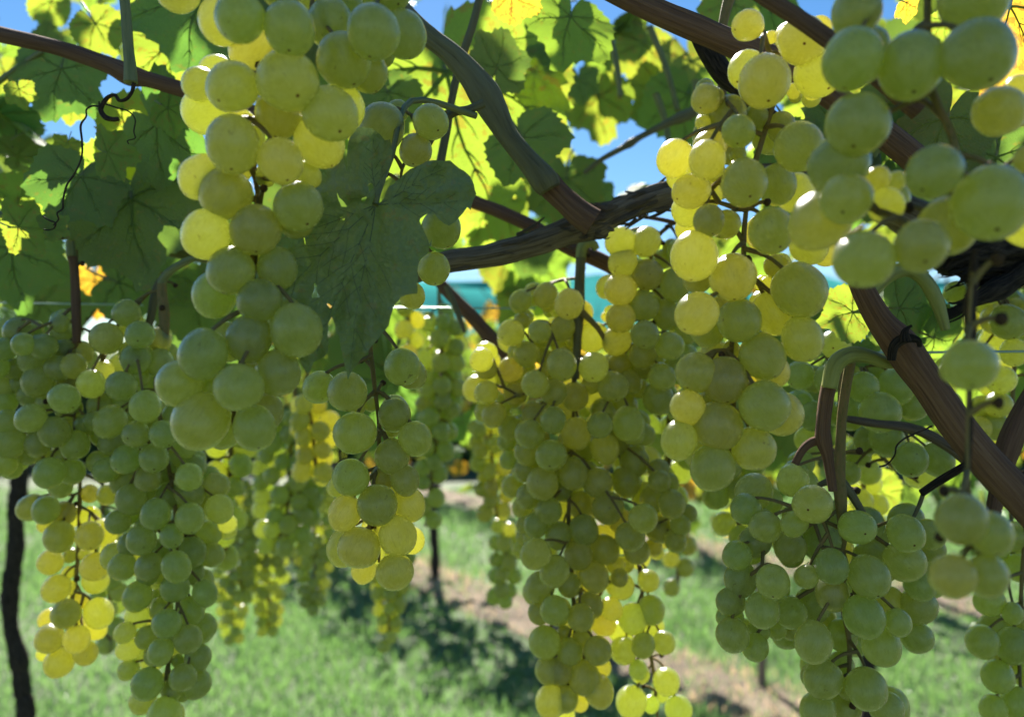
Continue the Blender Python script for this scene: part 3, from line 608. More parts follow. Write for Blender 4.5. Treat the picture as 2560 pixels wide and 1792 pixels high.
# left vine
cane(VL, 'cane', 'cane_red', [(-60, 60, 16), (0, 78, 17), (130, 108, 17), (240, 145, 19), (290, 168, 23), (330, 178, 18), (420, 205, 17), (560, 250, 17), (700, 300, 16)], .42)
cane(VL, 'shoot', 'shoot', [(276, -40, 13), (283, 40, 12), (288, 110, 12), (292, 150, 13), (293, 186, 15)], .385, label='upright green shoot crossing the brown cane')
cane(VL, 'shoot', 'shoot', [(-40, 480, 15), (60, 498, 14), (130, 520, 17), (160, 524, 16), (300, 548, 14), (430, 572, 13), (520, 590, 12)], .50, label='horizontal green shoot with a dark bud')
cane(VL, 'shoot', 'shoot', [(-20, 196, 7), (30, 160, 7), (95, 116, 7)], .5)
cane(VL, 'shoot', 'shoot', [(10, 442, 6), (110, 446, 6), (280, 452, 6)], .56)
tb = TB(); tb.tube(path([(140, 512, 8), (139, 524, 9), (136, 534, 6)], .485), 8, 3, .4); tb.build('bud', M['tendril'], VL)
tb = TB(); T = lambda pts, d=.375: tb.tube(path(pts, d), 6, 7)
T([(300, 186, 5), (296, 206, 4), (284, 222, 4), (268, 226, 4), (258, 214, 4), (243, 218, 5), (231, 233, 5.5), (226, 248, 6), (236, 263, 6), (252, 268, 5.5), (266, 267, 5)])
T([(224, 246, 2.6), (222, 228, 1.8)]); T([(230, 240, 2.5), (208, 238, 2), (194, 246, 2), (193, 262, 2), (181, 282, 2.6), (184, 318, 2.4), (183, 352, 2.2), (168, 388, 2.2), (150, 415, 2.4), (142, 445, 2.2), (140, 468, 2.2), (128, 478, 2), (131, 492, 1.8), (120, 505, 1.8)])
T([(238, 234, 2.2), (262, 242, 1.6), (288, 250, 1.6), (303, 268, 1.6), (300, 295, 1.6), (303, 310, 1.5), (286, 316, 1.4), (289, 323, 1.4)])
T([(96, 485, 1.6), (110, 494, 2), (124, 500, 2), (121, 512, 1.8), (106, 516, 1.6), (98, 514, 1.4)])
tb.build('tendril', M['tendril'], VL)['label'] = 'dry dark tendril curled in a hook with a long wiry tail'
cane(VL, 'stalk', 'shoot', [(158, 540, 9), (160, 575, 10)], .465); cane(VL, 'stalk', 'cane_red', [(160, 575, 10), (166, 600, 10), (170, 680, 10), (172, 770, 9)], .465)
cane(VL, 'stalk', 'shoot', [(455, 572, 5), (420, 585, 8), (385, 605, 9), (366, 625, 10), (363, 640, 10)], .462); cane(VL, 'stalk', 'stem', [(363, 636, 10), (364, 660, 11), (368, 700, 12), (370, 760, 9)], .462, label='orange brown stalk of the very long bunch')
cane(VL, 'stalk', 'cane_grey', [(364, 625, 8), (350, 650, 9), (340, 700, 9), (332, 740, 7)], .475)
cane(VL, 'trunk', 'bark_dark', [(30, 980, 14), (42, 1080, 17), (36, 1150, 18), (36, 1230, 17), (24, 1320, 18), (24, 1400, 16), (40, 1470, 18), (50, 1550, 18), (58, 1620, 20), (70, 2000, 26), (80, 2560, 28)], 1.55, 14, .25, .3)
cane(VL, 'trunk_arm', 'bark_dark', [(42, 1085, 19), (60, 960, 16), (130, 800, 14, 1.2), (240, 640, 14, .8), (300, 560, 13, .62)], 1.55, 12, .25, .3)
# centre vine
cane(VC, 'cane', 'cane_grey', [(820, -70, 20), (880, 0, 21), (950, 72, 22), (1010, 120, 24), (1055, 168, 30), (1085, 210, 36), (1105, 245, 32), (1135, 300, 24), (1170, 345, 24), (1200, 380, 28), (1222, 408, 31), (1232, 425, 26)], .385, 18, .05, .06, label='grey green cane with swollen nodes')
cane(VC, 'cane', 'cane_red', [(1226, 408, 27), (1245, 430, 26), (1275, 458, 27), (1300, 480, 30), (1330, 500, 33)], .392, 18, .10, .16, label='short brown fork joining the cane to the cordon')
cane(VC, 'spur', 'bark_dark', [(1226, 408, 13), (1228, 390, 10), (1226, 372, 7)], .385, 9, .4, .4)
tb = TB(); tb.tube(path([(860, 640, 22), (950, 605, 23), (1010, 586, 24), (1100, 573, 25), (1200, 545, 27), (1280, 515, 30), (1335, 495, 38), (1370, 480, 30), (1430, 455, 28), (1510, 432, 30), (1600, 415, 30), (1750, 400, 30), (1900, 420, 34), (2100, 520, 48, .48), (2220, 575, 62, .5), (2420, 590, 70, .52), (2700, 640, 72, .6)], .42), 26, 10, .10, .22, 3.0)
tb.build('cordon', M['bark'], VC)['label'] = 'old cordon with shredding bark'
def shreds(parent, mat, a, b, d0, n, rpx, lmin=20, lmax=70):
    tb = TB(); A = P(a[0] * V2S, a[1] * V2S, d0); B = P(b[0] * V2S, b[1] * V2S, d0); dr = (B - A).normalized()
    s1 = dr.cross(Vector((0, 1, 0))).normalized()
    for i in range(n):
        t = random.random(); r = rpx * V2S / FPX * d0; an = random.uniform(-.3, math.pi + .6)
        p = A.lerp(B, t) + (s1 * math.cos(an) - Vector((0, 1, 0)) * math.sin(an)) * r; L_ = random.uniform(lmin, lmax) * V2S / FPX * d0
        o = (p - A.lerp(B, t)).normalized(); sg = random.choice((-1, 1)); lift = random.uniform(.0, .35)
        wd = random.uniform(.0005, .0016)
        tb.tube([(p - o * .001, wd), (p + dr * sg * L_ * .5 + o * L_ * .05, wd * .9), (p + dr * sg * L_ + o * L_ * lift + Vector((0, 0, random.uniform(-.2, .2) * L_)), wd * .35)], 4, 4)
    o = tb.build('bark_strips', M[mat], parent); o['kind'] = 'stuff'; return o
shreds(VC, 'bark', (1010, 586), (1300, 512), .42, 16, 25); shreds(VC, 'bark', (1340, 495), (1520, 430), .42, 30, 29); shreds(VC, 'bark', (1300, 498), (1365, 498), .41, 50, 36, 8, 26)
cane(VC, 'stalk', 'cane_grey', [(1085, 232, 10), (1050, 246, 9), (1012, 256, 9), (975, 300, 8), (945, 350, 8), (930, 372, 7)], .37, label='short side stalk leaving the swollen node')
cane(VC, 'stalk', 'cane_grey', [(1084, -40, 9), (1062, 50, 9), (1030, 150, 9), (1012, 230, 9), (1000, 300, 10), (985, 380, 11)], .43)
cane(VC, 'cane', 'cane_red', [(1000, 420, 14), (1060, 452, 15), (1120, 475, 15), (1200, 512, 16), (1270, 552, 17), (1340, 582, 18), (1420, 620, 17), (1500, 640, 15)], .50)
cane(VC, 'cane', 'cane_red', [(960, 600, 10), (1000, 650, 13), (1060, 712, 15), (1110, 770, 17), (1140, 810, 16), (1190, 860, 12)], .56)
cane(VC, 'stalk', 'cane_grey', [(1000, 640, 7), (1022, 690, 7), (1035, 725, 5), (1042, 745, 4)], .54)
cane(VC, 'stalk', 'pale_sunlit_stalk', [(1338, 560, 8), (1330, 548, 11), (1316, 545, 13), (1305, 556, 13), (1302, 580, 12)], .485, label='pale hooked top of the stalk of the central bunch'); cane(VC, 'stalk', 'cane_grey', [(1302, 578, 12), (1299, 640, 12), (1298, 690, 12), (1294, 780, 10), (1290, 850, 9)], .483)
cane(VC, 'stalk', 'stem', [(1305, 700, 8), (1340, 735, 6), (1360, 770, 5)], .478)
cane(VC, 'twig', 'cane_grey', [(1310, 388, 5), (1345, 360, 6), (1395, 332, 7), (1412, 322, 10), (1440, 305, 7), (1500, 275, 9), (1530, 262, 14), (1580, 240, 10)], .62)
cane(VC, 'twig', 'cane_red', [(1430, 485, 4), (1480, 492, 4.5), (1540, 506, 5)], .47)
# right vine
cane(VR, 'cane', 'cane_red', [(1280, -70, 24), (1370, -22, 26), (1480, 30, 28), (1570, 68, 29), (1640, 98, 30), (1720, 130, 30), (1790, 165, 28), (1900, 240, 28), (2020, 330, 30), (2180, 470, 34)], .345, 18, .06, .10, 8, 'thick brown cane running from the top edge behind the grapes')
cane(VR, 'cane', 'bark_dark', [(1560, 80, 14), (1590, 120, 24), (1620, 165, 26), (1660, 200, 20), (1720, 260, 18), (1780, 300, 16)], .375, 14, .3, .3)
cane(VR, 'cane', 'cane_red', [(1640, -60, 18), (1712, -8, 19), (1790, 42, 19), (1862, 92, 20), (1940, 150, 20), (2060, 250, 22)], .262, 14, .03, .05)
cane(VR, 'cane', 'cane_red', [(1880, 540, 24, .36), (1915, 600, 24, .35), (1938, 655, 25), (1975, 720, 29), (2018, 770, 37), (2045, 810, 37), (2085, 865, 35), (2140, 945, 35), (2200, 1020, 36), (2260, 1085, 38), (2360, 1190, 40), (2500, 1330, 42)], .335, 22, .05, .10, 8, 'thick reddish cane with a dry bud at its node')
tb = TB(); tb.tube(path([(1998, 808, 8), (2004, 775, 9), (2030, 758, 11), (2058, 762, 9), (2062, 778, 5)], .322), 8, 4, .5, .4); tb.tube(path([(2028, 765, 13), (2028, 745, 9), (2036, 735, 5), (2044, 730, 4)], .32), 8, 4, .4, .4)
tb.build('dry_bud', M['bark_dark'], VR)
cane(VR, 'stalk', 'pale_sunlit_stalk', [(2020, 812, 14), (1985, 812, 14), (1950, 800, 16), (1915, 795, 19), (1885, 806, 19), (1868, 830, 18), (1860, 870, 17)], .345, 14, .05, .08, 6, 'sunlit green bend of the forked stalk')
cane(VR, 'stalk', 'cane_red', [(1862, 850, 16), (1852, 900, 16), (1846, 955, 16), (1847, 985, 18), (1856, 1020, 13), (1862, 1060, 11), (1868, 1100, 10)], .35, 12, .06, .1)
cane(VR, 'stalk', 'cane_red', [(1846, 985, 12), (1818, 992, 10), (1798, 1010, 9), (1782, 1040, 8)], .352); cane(VR, 'stalk', 'stem', [(1908, 806, 12), (1898, 860, 11), (1888, 930, 11), (1884, 1000, 11), (1882, 1075, 13), (1884, 1110, 14), (1888, 1180, 9)], .36, 12, .06, .1)
cane(VR, 'stalk', 'cane_grey', [(1882, 1075, 12), (1910, 1110, 9), (1935, 1150, 8)], .362); cane(VR, 'stalk', 'cane_grey', [(1880, 1078, 10), (1855, 1080, 8), (1835, 1088, 6)], .365)
cane(VR, 'stalk', 'pale_sunlit_stalk', [(1955, 660, 12), (1985, 625, 15), (2015, 607, 17), (2045, 607, 16), (2075, 630, 16), (2098, 670, 16), (2112, 710, 13), (2120, 740, 10)], .40, 12, .04, .05, 6, 'pale sunlit arched stalk in front of the teal netting')
tb = TB(); tb.tube(path([(2110, 606, 20), (2140, 580, 40), (2190, 572, 52), (2260, 560, 60), (2400, 540, 66), (2600, 600, 70)], .43), 26, 10, .30, .6, 8.0); tb.build('trunk_head', M['bark_dark'], VR)
shreds(VR, 'bark_dark', (2125, 600), (2300, 575), .43, 110, 44, 20, 80)
cane(VR, 'bark_flap', 'bark_dark', [(2320, 590, 22), (2250, 640, 26), (2190, 672, 16), (2160, 684, 10), (2125, 700, 4)], .42, 10, .5, .6)
tb = TB()
for i in range(16):
    x, y = 2190 - random.random() * 20, 668 + random.random() * 16; tb.tube(path([(x, y, 4), (x - 30, y + 12 + i * 1.2, 3), (x - 40 - random.random() * 40, y + 10 + i * 2.6, 1.2)], .415), 5, 3)
tb.build('bark_fringe', M['bark_dark'], VR)['kind'] = 'stuff'
cane(VR, 'trunk', 'bark_dark', [(2600, 600, 70, .43), (2900, 900, 80, .55), (3000, 1800, 60, .62), (2950, 3600, 60, .70), (2960, 4700, 62, .75)], .6, 18, .3, .4)
cane(VR, 'cane', 'cane_red', [(2330, 860, 18), (2290, 930, 22), (2262, 1000, 26), (2250, 1045, 22), (2238, 1100, 18), (2220, 1180, 14)], .385, 14, .08, .15)
cane(VR, 'cane', 'bark', [(1890, 938, 8), (1960, 950, 9), (2040, 960, 10), (2100, 985, 11), (2180, 1040, 14), (2260, 1120, 18), (2330, 1160, 20)], .40, 10, .2, .3)
cane(VR, 'twig', 'bark_dark', [(2185, 1032, 9), (2140, 1058, 9), (2100, 1082, 10), (2066, 1105, 10)], .355, 9, .2, .2)
cane(VR, 'twig', 'cane_grey', [(2072, 1100, 5), (2062, 1130, 5), (2048, 1160, 4)], .365)
cane(VR, 'thread', 'tendril', [(2185, 560, 7), (2180, 640, 12), (2174, 690, 12), (2176, 745, 12), (2172, 830, 8), (2174, 960, 8), (2166, 1060, 10), (2170, 1115, 9)], .215, 8, .3, .3)
tb = TB(); tb.tube(path([(2090, 955, 2.2), (2045, 975, 2.2), (2025, 985, 2), (2010, 1000, 2), (2006, 1020, 2), (1990, 1040, 2), (1972, 1046, 2.2)], .37), 6, 5); tb.build('tendril', M['tendril'], VR)
for a, b in (((1630, -30), (1620, 90)), ((1456, 60), (1520, 250)), ((1560, 180), (1545, 270)), ((1360, 60), (1392, 220)), ((1470, 210), (1500, 330))):
    cane(VC, 'stalk', 'shoot', [(a[0], a[1], 8), ((a[0] + b[0]) / 2 + 6, (a[1] + b[1]) / 2, 7), (b[0], b[1], 6)], .66)
cane(VC, 'stalk', 'stem', [(1640, -20, 13), (1624, 40, 11), (1616, 110, 10), (1622, 260, 10)], .39)
# leaves of the near canopy: (vine, kind, x, y, size px, depth, roll, (tilt back, turn))
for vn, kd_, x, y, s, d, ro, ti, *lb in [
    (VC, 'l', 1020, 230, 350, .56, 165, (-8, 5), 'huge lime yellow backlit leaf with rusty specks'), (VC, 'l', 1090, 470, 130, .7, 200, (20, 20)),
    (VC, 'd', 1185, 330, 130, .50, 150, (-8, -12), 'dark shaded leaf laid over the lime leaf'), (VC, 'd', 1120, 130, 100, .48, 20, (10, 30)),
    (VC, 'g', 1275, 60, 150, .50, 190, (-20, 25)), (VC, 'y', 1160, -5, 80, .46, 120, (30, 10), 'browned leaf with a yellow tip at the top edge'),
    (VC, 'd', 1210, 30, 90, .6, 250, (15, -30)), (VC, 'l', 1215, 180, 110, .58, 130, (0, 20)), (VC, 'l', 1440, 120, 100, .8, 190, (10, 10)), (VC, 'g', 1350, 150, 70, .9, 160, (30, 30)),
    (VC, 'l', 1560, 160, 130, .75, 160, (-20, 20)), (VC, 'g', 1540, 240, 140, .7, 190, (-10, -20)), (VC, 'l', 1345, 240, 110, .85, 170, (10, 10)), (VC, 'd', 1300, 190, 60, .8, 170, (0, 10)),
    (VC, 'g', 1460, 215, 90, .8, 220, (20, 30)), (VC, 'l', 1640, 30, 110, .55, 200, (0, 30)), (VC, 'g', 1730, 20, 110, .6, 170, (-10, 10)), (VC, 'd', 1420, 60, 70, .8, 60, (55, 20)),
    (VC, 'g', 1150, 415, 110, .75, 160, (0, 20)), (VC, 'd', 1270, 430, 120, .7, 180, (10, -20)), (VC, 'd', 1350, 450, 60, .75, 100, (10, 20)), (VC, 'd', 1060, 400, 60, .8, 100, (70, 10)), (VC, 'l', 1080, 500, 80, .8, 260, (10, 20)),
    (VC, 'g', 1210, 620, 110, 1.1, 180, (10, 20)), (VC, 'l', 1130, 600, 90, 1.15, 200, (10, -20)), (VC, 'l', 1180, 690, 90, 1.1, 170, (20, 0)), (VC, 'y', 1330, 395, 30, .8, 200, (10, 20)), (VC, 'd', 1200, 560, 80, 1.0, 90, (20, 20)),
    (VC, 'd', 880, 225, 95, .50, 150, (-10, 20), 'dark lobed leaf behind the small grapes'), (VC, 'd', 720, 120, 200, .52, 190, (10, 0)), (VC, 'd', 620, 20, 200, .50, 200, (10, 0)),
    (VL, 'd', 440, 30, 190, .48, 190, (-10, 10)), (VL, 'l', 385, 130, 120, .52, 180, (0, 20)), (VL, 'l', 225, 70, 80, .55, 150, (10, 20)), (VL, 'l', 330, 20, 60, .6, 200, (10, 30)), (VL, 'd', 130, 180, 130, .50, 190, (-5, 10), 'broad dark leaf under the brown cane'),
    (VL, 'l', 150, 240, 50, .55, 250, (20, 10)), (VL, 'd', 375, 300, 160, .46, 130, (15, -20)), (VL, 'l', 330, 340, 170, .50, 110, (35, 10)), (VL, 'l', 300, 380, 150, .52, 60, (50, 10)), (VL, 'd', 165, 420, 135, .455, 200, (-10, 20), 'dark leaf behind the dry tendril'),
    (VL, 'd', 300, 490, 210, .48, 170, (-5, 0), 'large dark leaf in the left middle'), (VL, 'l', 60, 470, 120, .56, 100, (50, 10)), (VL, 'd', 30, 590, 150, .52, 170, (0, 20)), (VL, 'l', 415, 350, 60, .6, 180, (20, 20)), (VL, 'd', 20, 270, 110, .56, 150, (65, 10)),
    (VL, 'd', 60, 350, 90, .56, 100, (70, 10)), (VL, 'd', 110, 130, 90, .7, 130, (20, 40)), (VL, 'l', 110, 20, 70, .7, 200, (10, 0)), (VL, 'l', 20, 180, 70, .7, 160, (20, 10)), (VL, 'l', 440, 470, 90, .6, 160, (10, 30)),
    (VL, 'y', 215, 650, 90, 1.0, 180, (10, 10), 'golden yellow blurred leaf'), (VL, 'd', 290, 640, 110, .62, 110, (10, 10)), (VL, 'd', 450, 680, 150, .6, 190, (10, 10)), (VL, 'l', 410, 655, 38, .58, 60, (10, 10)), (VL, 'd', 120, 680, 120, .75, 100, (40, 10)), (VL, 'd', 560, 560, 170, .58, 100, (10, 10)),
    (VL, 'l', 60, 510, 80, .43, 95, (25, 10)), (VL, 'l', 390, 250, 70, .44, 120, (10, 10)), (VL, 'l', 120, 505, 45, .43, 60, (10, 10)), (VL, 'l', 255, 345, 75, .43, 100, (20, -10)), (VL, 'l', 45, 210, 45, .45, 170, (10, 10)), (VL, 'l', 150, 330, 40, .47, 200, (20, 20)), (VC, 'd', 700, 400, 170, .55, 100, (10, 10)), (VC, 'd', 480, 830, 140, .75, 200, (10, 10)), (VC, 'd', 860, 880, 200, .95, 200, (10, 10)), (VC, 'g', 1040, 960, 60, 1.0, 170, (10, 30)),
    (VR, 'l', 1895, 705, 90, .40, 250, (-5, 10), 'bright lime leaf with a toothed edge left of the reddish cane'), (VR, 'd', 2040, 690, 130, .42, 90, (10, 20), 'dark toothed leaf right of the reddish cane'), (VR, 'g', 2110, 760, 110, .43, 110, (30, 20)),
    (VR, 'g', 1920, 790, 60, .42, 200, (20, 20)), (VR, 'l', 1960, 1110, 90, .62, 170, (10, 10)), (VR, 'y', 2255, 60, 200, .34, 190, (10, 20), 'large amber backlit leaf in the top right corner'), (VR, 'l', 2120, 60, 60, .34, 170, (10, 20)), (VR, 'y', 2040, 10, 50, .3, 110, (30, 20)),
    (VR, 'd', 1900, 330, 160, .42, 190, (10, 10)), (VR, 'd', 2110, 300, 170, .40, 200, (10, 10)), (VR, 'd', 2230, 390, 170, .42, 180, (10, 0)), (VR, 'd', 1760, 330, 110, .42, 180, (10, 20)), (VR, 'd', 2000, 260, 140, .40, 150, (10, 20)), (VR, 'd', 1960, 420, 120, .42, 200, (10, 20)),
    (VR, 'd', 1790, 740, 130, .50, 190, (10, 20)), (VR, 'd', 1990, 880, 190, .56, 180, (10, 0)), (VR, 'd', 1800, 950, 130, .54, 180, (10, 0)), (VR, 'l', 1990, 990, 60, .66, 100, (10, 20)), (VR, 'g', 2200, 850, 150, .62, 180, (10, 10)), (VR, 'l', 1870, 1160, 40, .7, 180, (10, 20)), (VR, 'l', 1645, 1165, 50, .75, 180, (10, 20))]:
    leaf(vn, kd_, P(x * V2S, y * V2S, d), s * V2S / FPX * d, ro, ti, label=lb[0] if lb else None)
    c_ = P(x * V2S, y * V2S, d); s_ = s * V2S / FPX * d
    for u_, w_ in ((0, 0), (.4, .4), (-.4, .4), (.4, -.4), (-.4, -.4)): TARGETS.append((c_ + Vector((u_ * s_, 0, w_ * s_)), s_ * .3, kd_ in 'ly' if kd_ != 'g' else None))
def sunray_hits(p, c, rad):
    v = c - p; t = v.dot(SUN)
    return t > .03 and (v - SUN * t).length < rad
LIT_B = [t for t in TARGETS if t[2] is True and t[1] < .04]
for x, y, s, d, vn in ((30, 275, 75, .56, VL), (75, 300, 60, .55, VL), (20, 335, 90, .58, VL), (70, 345, 50, .6, VL), (300, 385, 80, .6, VL), (340, 400, 45, .6, VL), (250, 375, 40, .6, VL), (10, 430, 50, .6, VL), (45, 665, 45, .9, VL), (110, 690, 40, .9, VL), (215, 590, 30, .9, VL), (150, 655, 30, 1.0, VL),
    (1400, 45, 70, .8, VC), (1370, 65, 50, .8, VC), (1065, 350, 60, .8, VC), (1110, 380, 50, .8, VC), (1100, 430, 60, .8, VC), (1415, 435, 60, .8, VC), (1485, 180, 30, .9, VC), (1205, 255, 30, .9, VC), (400, 330, 40, .6, VL), (350, 235, 30, .6, VL), (1620, 260, 30, .7, VC), (2060, 1010, 40, .8, VR), (1990, 1020, 40, .8, VR), (1010, 1010, 40, 1.2, VC), (1000, 960, 30, 1.2, VC)):
    c = P(x * V2S, y * V2S, d); s_ = s * V2S / FPX * d; nn = (SUN + (CAM - c).normalized() + Vector((random.gauss(0, .05), random.gauss(0, .05), random.gauss(0, .05)))).normalized()
    o = leaf(vn, 'g', c, s_, 0); m = nn.to_track_quat('Z', 'Y').to_matrix() @ Matrix.Rotation(random.uniform(0, 6.28), 3, 'Z'); o.rotation_euler = m.to_euler(); o.location = c - m @ Vector((0, s_ * .22, 0)) - off(vn)
# looser canopy behind, leaving the gaps through which the sky shows
GAPS = [(190, 215, 75), (300, 220, 50), (45, 220, 40), (50, 30, 25), (1400, 370, 90), (1460, 330, 80), (1340, 415, 60), (1370, 540, 50), (1510, 60, 20), (1350, 110, 45), (1430, 290, 40), (1830, 20, 60), (1880, 15, 60), (1090, 355, 45), (1060, 420, 35), (480, 340, 25),
        (1010, 660, 60), (1060, 640, 40), (1340, 660, 70), (1880, 620, 60), (2080, 620, 60), (620, 5, 20), (790, 5, 20), (1500, 470, 40), (1450, 390, 70), (1400, 500, 60)]
def gap(p, pad=0):
    x, y, d = proj(p)
    if d < .05: return False
    return any(math.hypot(x / V2S - gx, y / V2S - gy) < gr + pad for gx, gy, gr in GAPS)
n = 0
while n < 380:
    x = random.uniform(-150, 2450); y = random.uniform(-120, 640) if random.random() < .8 else random.uniform(560, 1000)
    if y > 700 and (x < 500 or 1000 < x): continue
    d = random.uniform(.75, 2.3); s = random.uniform(.045, .085); p = P(x * V2S, y * V2S, d)
    if gap(p, s * FPX / d / V2S * .62): continue
    if y > 560 and (960 < x < 1360 and y < 760 and random.random() < .25): continue
    if any(sunray_hits(lp, p, s * .85) for lp, lr, _ in LIT_B): continue
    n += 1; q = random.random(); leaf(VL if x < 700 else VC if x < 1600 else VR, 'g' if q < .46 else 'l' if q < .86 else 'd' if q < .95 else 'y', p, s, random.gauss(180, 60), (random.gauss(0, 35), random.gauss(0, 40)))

# ragged dark leaf hanging in front, traced and cut from one sheet
def hero_leaf():
    tr = lambda t, s: [(TILE[t][0] + a / TILE[t][2], TILE[t][1] + b / TILE[t][2]) for a, b in s]
    out = tr('A2', [(1372, 1240), (1400, 1165), (1415, 1090), (1450, 1010), (1460, 950), (1446, 876), (1412, 882), (1380, 842), (1330, 806), (1240, 800), (1212, 835), (1190, 865), (1176, 940), (1172, 1010), (1180, 1075), (1168, 1060), (1150, 985), (1100, 1042), (1050, 1058), (1012, 1098), (960, 1160), (880, 1260), (800, 1340), (720, 1420), (690, 1540)])
    out += tr('B2', [(640, 130), (620, 260), (690, 360), (720, 450), (780, 560), (860, 700), (930, 770), (955, 850), (990, 893), (1010, 860), (1028, 822), (1060, 800), (1100, 782), (1126, 745), (1130, 690), (1122, 640), (1126, 560), (1150, 515), (1168, 560), (1175, 620), (1200, 640), (1212, 730), (1238, 850), (1258, 935), (1275, 895), (1292, 868), (1318, 840), (1340, 800), (1383, 765), (1400, 730), (1436, 690), (1470, 650), (1500, 610), (1530, 570), (1548, 500), (1575, 430), (1612, 382), (1650, 368), (1722, 360), (1728, 240), (1722, 210), (1735, 130), (1790, 95)])
    out += tr('A3', [(325, 1500), (322, 1540), (318, 1560), (290, 1480), (262, 1420), (246, 1380), (300, 1342), (345, 1350), (380, 1385), (432, 1418), (470, 1395), (520, 1340), (548, 1300), (570, 1320), (585, 1260), (605, 1218), (590, 1160), (568, 1110), (530, 1075), (470, 1035), (440, 1008), (350, 1006), (290, 1015), (240, 1042), (190, 1062), (150, 1095), (60, 1170), (10, 1260), (-10, 1290)])
    holes = [tr('A2', h) for h in ([(1108, 1200), (1125, 1240), (1150, 1262), (1175, 1300), (1140, 1298), (1118, 1250)], [(1015, 1060), (1030, 1062), (1056, 1112), (1035, 1092)], [(1132, 1362), (1160, 1364), (1158, 1385), (1130, 1386)], [(1306, 1162), (1330, 1150), (1340, 1180), (1315, 1205)], [(900, 1482), (906, 1486), (916, 1530), (910, 1535)], [(1265, 1245), (1300, 1235), (1290, 1262), (1268, 1264)])]
    holes += [tr('B2', h) for h in ([(1032, 288), (1050, 310), (1048, 340), (1068, 385), (1020, 388), (1016, 370), (1034, 330)], [(1116, 420), (1135, 432), (1152, 446), (1140, 456), (1122, 440)], [(1052, 412), (1066, 414), (1062, 424), (1052, 424)])]
    J = tr('A2', [(1352, 1288)])[0]
    def inside(poly, x, y):
        c = False
        for i in range(len(poly)):
            (x1, y1), (x2, y2) = poly[i - 1], poly[i]
            if (y1 > y) != (y2 > y) and x < (x2 - x1) * (y - y1) / (y2 - y1) + x1: c = not c
        return c
    # fine teeth along the long edges
    o2 = []
    for i in range(len(out)):
        a, b = out[i - 1], out[i]; L_ = math.hypot(b[0] - a[0], b[1] - a[1]); o2.append(a)
        if L_ > 22:
            m = int(L_ // 11)
            for q in range(1, m):
                t = q / m; am = random.uniform(-1.5, 1.5); o2.append((a[0] + (b[0] - a[0]) * t + (b[1] - a[1]) / L_ * am, a[1] + (b[1] - a[1]) * t - (b[0] - a[0]) / L_ * am))
    out = o2
    pts = list(out); ed = [(i, (i + 1) % len(out)) for i in range(len(out))]
    for h in holes: b = len(pts); pts += h; ed += [(b + i, b + (i + 1) % len(h)) for i in range(len(h))]
    xs = [p[0] for p in out]; ys = [p[1] for p in out]
    y = min(ys)
    while y < max(ys):
        x = min(xs)
        while x < max(xs):
            q = (x + random.uniform(-2, 2), y + random.uniform(-2, 2))
            if inside(out, *q): pts.append(q)
            x += 9
        y += 9
    from mathutils.geometry import delaunay_2d_cdt
    vs, es, fs, *_ = delaunay_2d_cdt([Vector(p) for p in pts], ed, [], 0, 1e-4)
    fs = [f for f in fs if inside(out, *(sum((vs[i] for i in f), Vector((0, 0))) / len(f))) and not any(inside(h, *(sum((vs[i] for i in f), Vector((0, 0))) / len(f))) for h in holes)]
    D0 = .305; tips = [tr('A2', [(1340, 830)])[0], tr('A2', [(760, 1500)])[0], tr('B2', [(1262, 930)])[0], tr('A3', [(590, 1250)])[0], tr('B2', [(700, 480)])[0], tr('B2', [(1000, 880)])[0], tr('A3', [(480, 1030)])[0]]
    def depth(x, y):
        dx, dy = x - J[0], y - J[1]; r = math.hypot(dx, dy)
        v = min(abs((dx * (t[1] - J[1]) - dy * (t[0] - J[0])) / math.hypot(t[0] - J[0], t[1] - J[1])) for t in tips)
        return D0 + .00006 * (y - J[1]) * -1 - .0022 * math.exp(-(v / 5) ** 2) * 0 + .0045 * math.sin(min(v / 26, 1.57)) * -1 + .010 * noise.noise(Vector((x / 120, y / 120, 1))) + .003 * noise.noise(Vector((x / 26, y / 26, 5))) + .00000006 * r * r
    root3 = [P(p[0], p[1], depth(*p)) for p in vs]
    used = sorted({i for f in fs for i in f}); mp = {a: b for b, a in enumerate(used)}; o = off(VC)
    ob = mesh_obj('leaf', [root3[i] - o for i in used], [[mp[i] for i in f] for f in fs], M['leaf_near'], VC, [((vs[i][0] - J[0]) / 330, (vs[i][1] - J[1]) / 330) for i in used])
    ob['label'] = 'big dark ragged leaf with small holes, hanging in front'
    # veins: raised ribs following the sheet
    tb = TB()
    def rib(a, b, r0, depthl=0, wob=8):
        n_ = 9; ps = []
        for q in range(n_):
            t = q / (n_ - 1); x = a[0] + (b[0] - a[0]) * t + wob * math.sin(t * 4 + a[0]) * t * (1 - t) * 3; y = a[1] + (b[1] - a[1]) * t + wob * math.cos(t * 3 + b[0]) * t * (1 - t) * 3
            ps.append(((x, y), r0 * (1 - .85 * t)))
        if not all(inside(out, *p[0]) for p in ps[1:-1]): return
        tb.tube([(P(p[0], p[1], depth(*p) - .0001), r * .16) for p, r in ps], 5, 2)
        if depthl < 1:
            for q in (2, 3, 4, 6):
                p = ps[q][0]; an = math.atan2(b[1] - a[1], b[0] - a[0]); L_ = math.hypot(b[0] - a[0], b[1] - a[1]) * (.34 - .03 * q)
                for sg in (-1, 1): rib(p, (p[0] + math.cos(an + sg * .62) * L_, p[1] + math.sin(an + sg * .62) * L_), r0 * .5, depthl + 1, 3)
    for t in tips: rib(J, (J[0] + (t[0] - J[0]) * .95, J[1] + (t[1] - J[1]) * .95), .0016)
    tb.build('vein', M['vein_near'], ob).location = -(ob.location) * 0
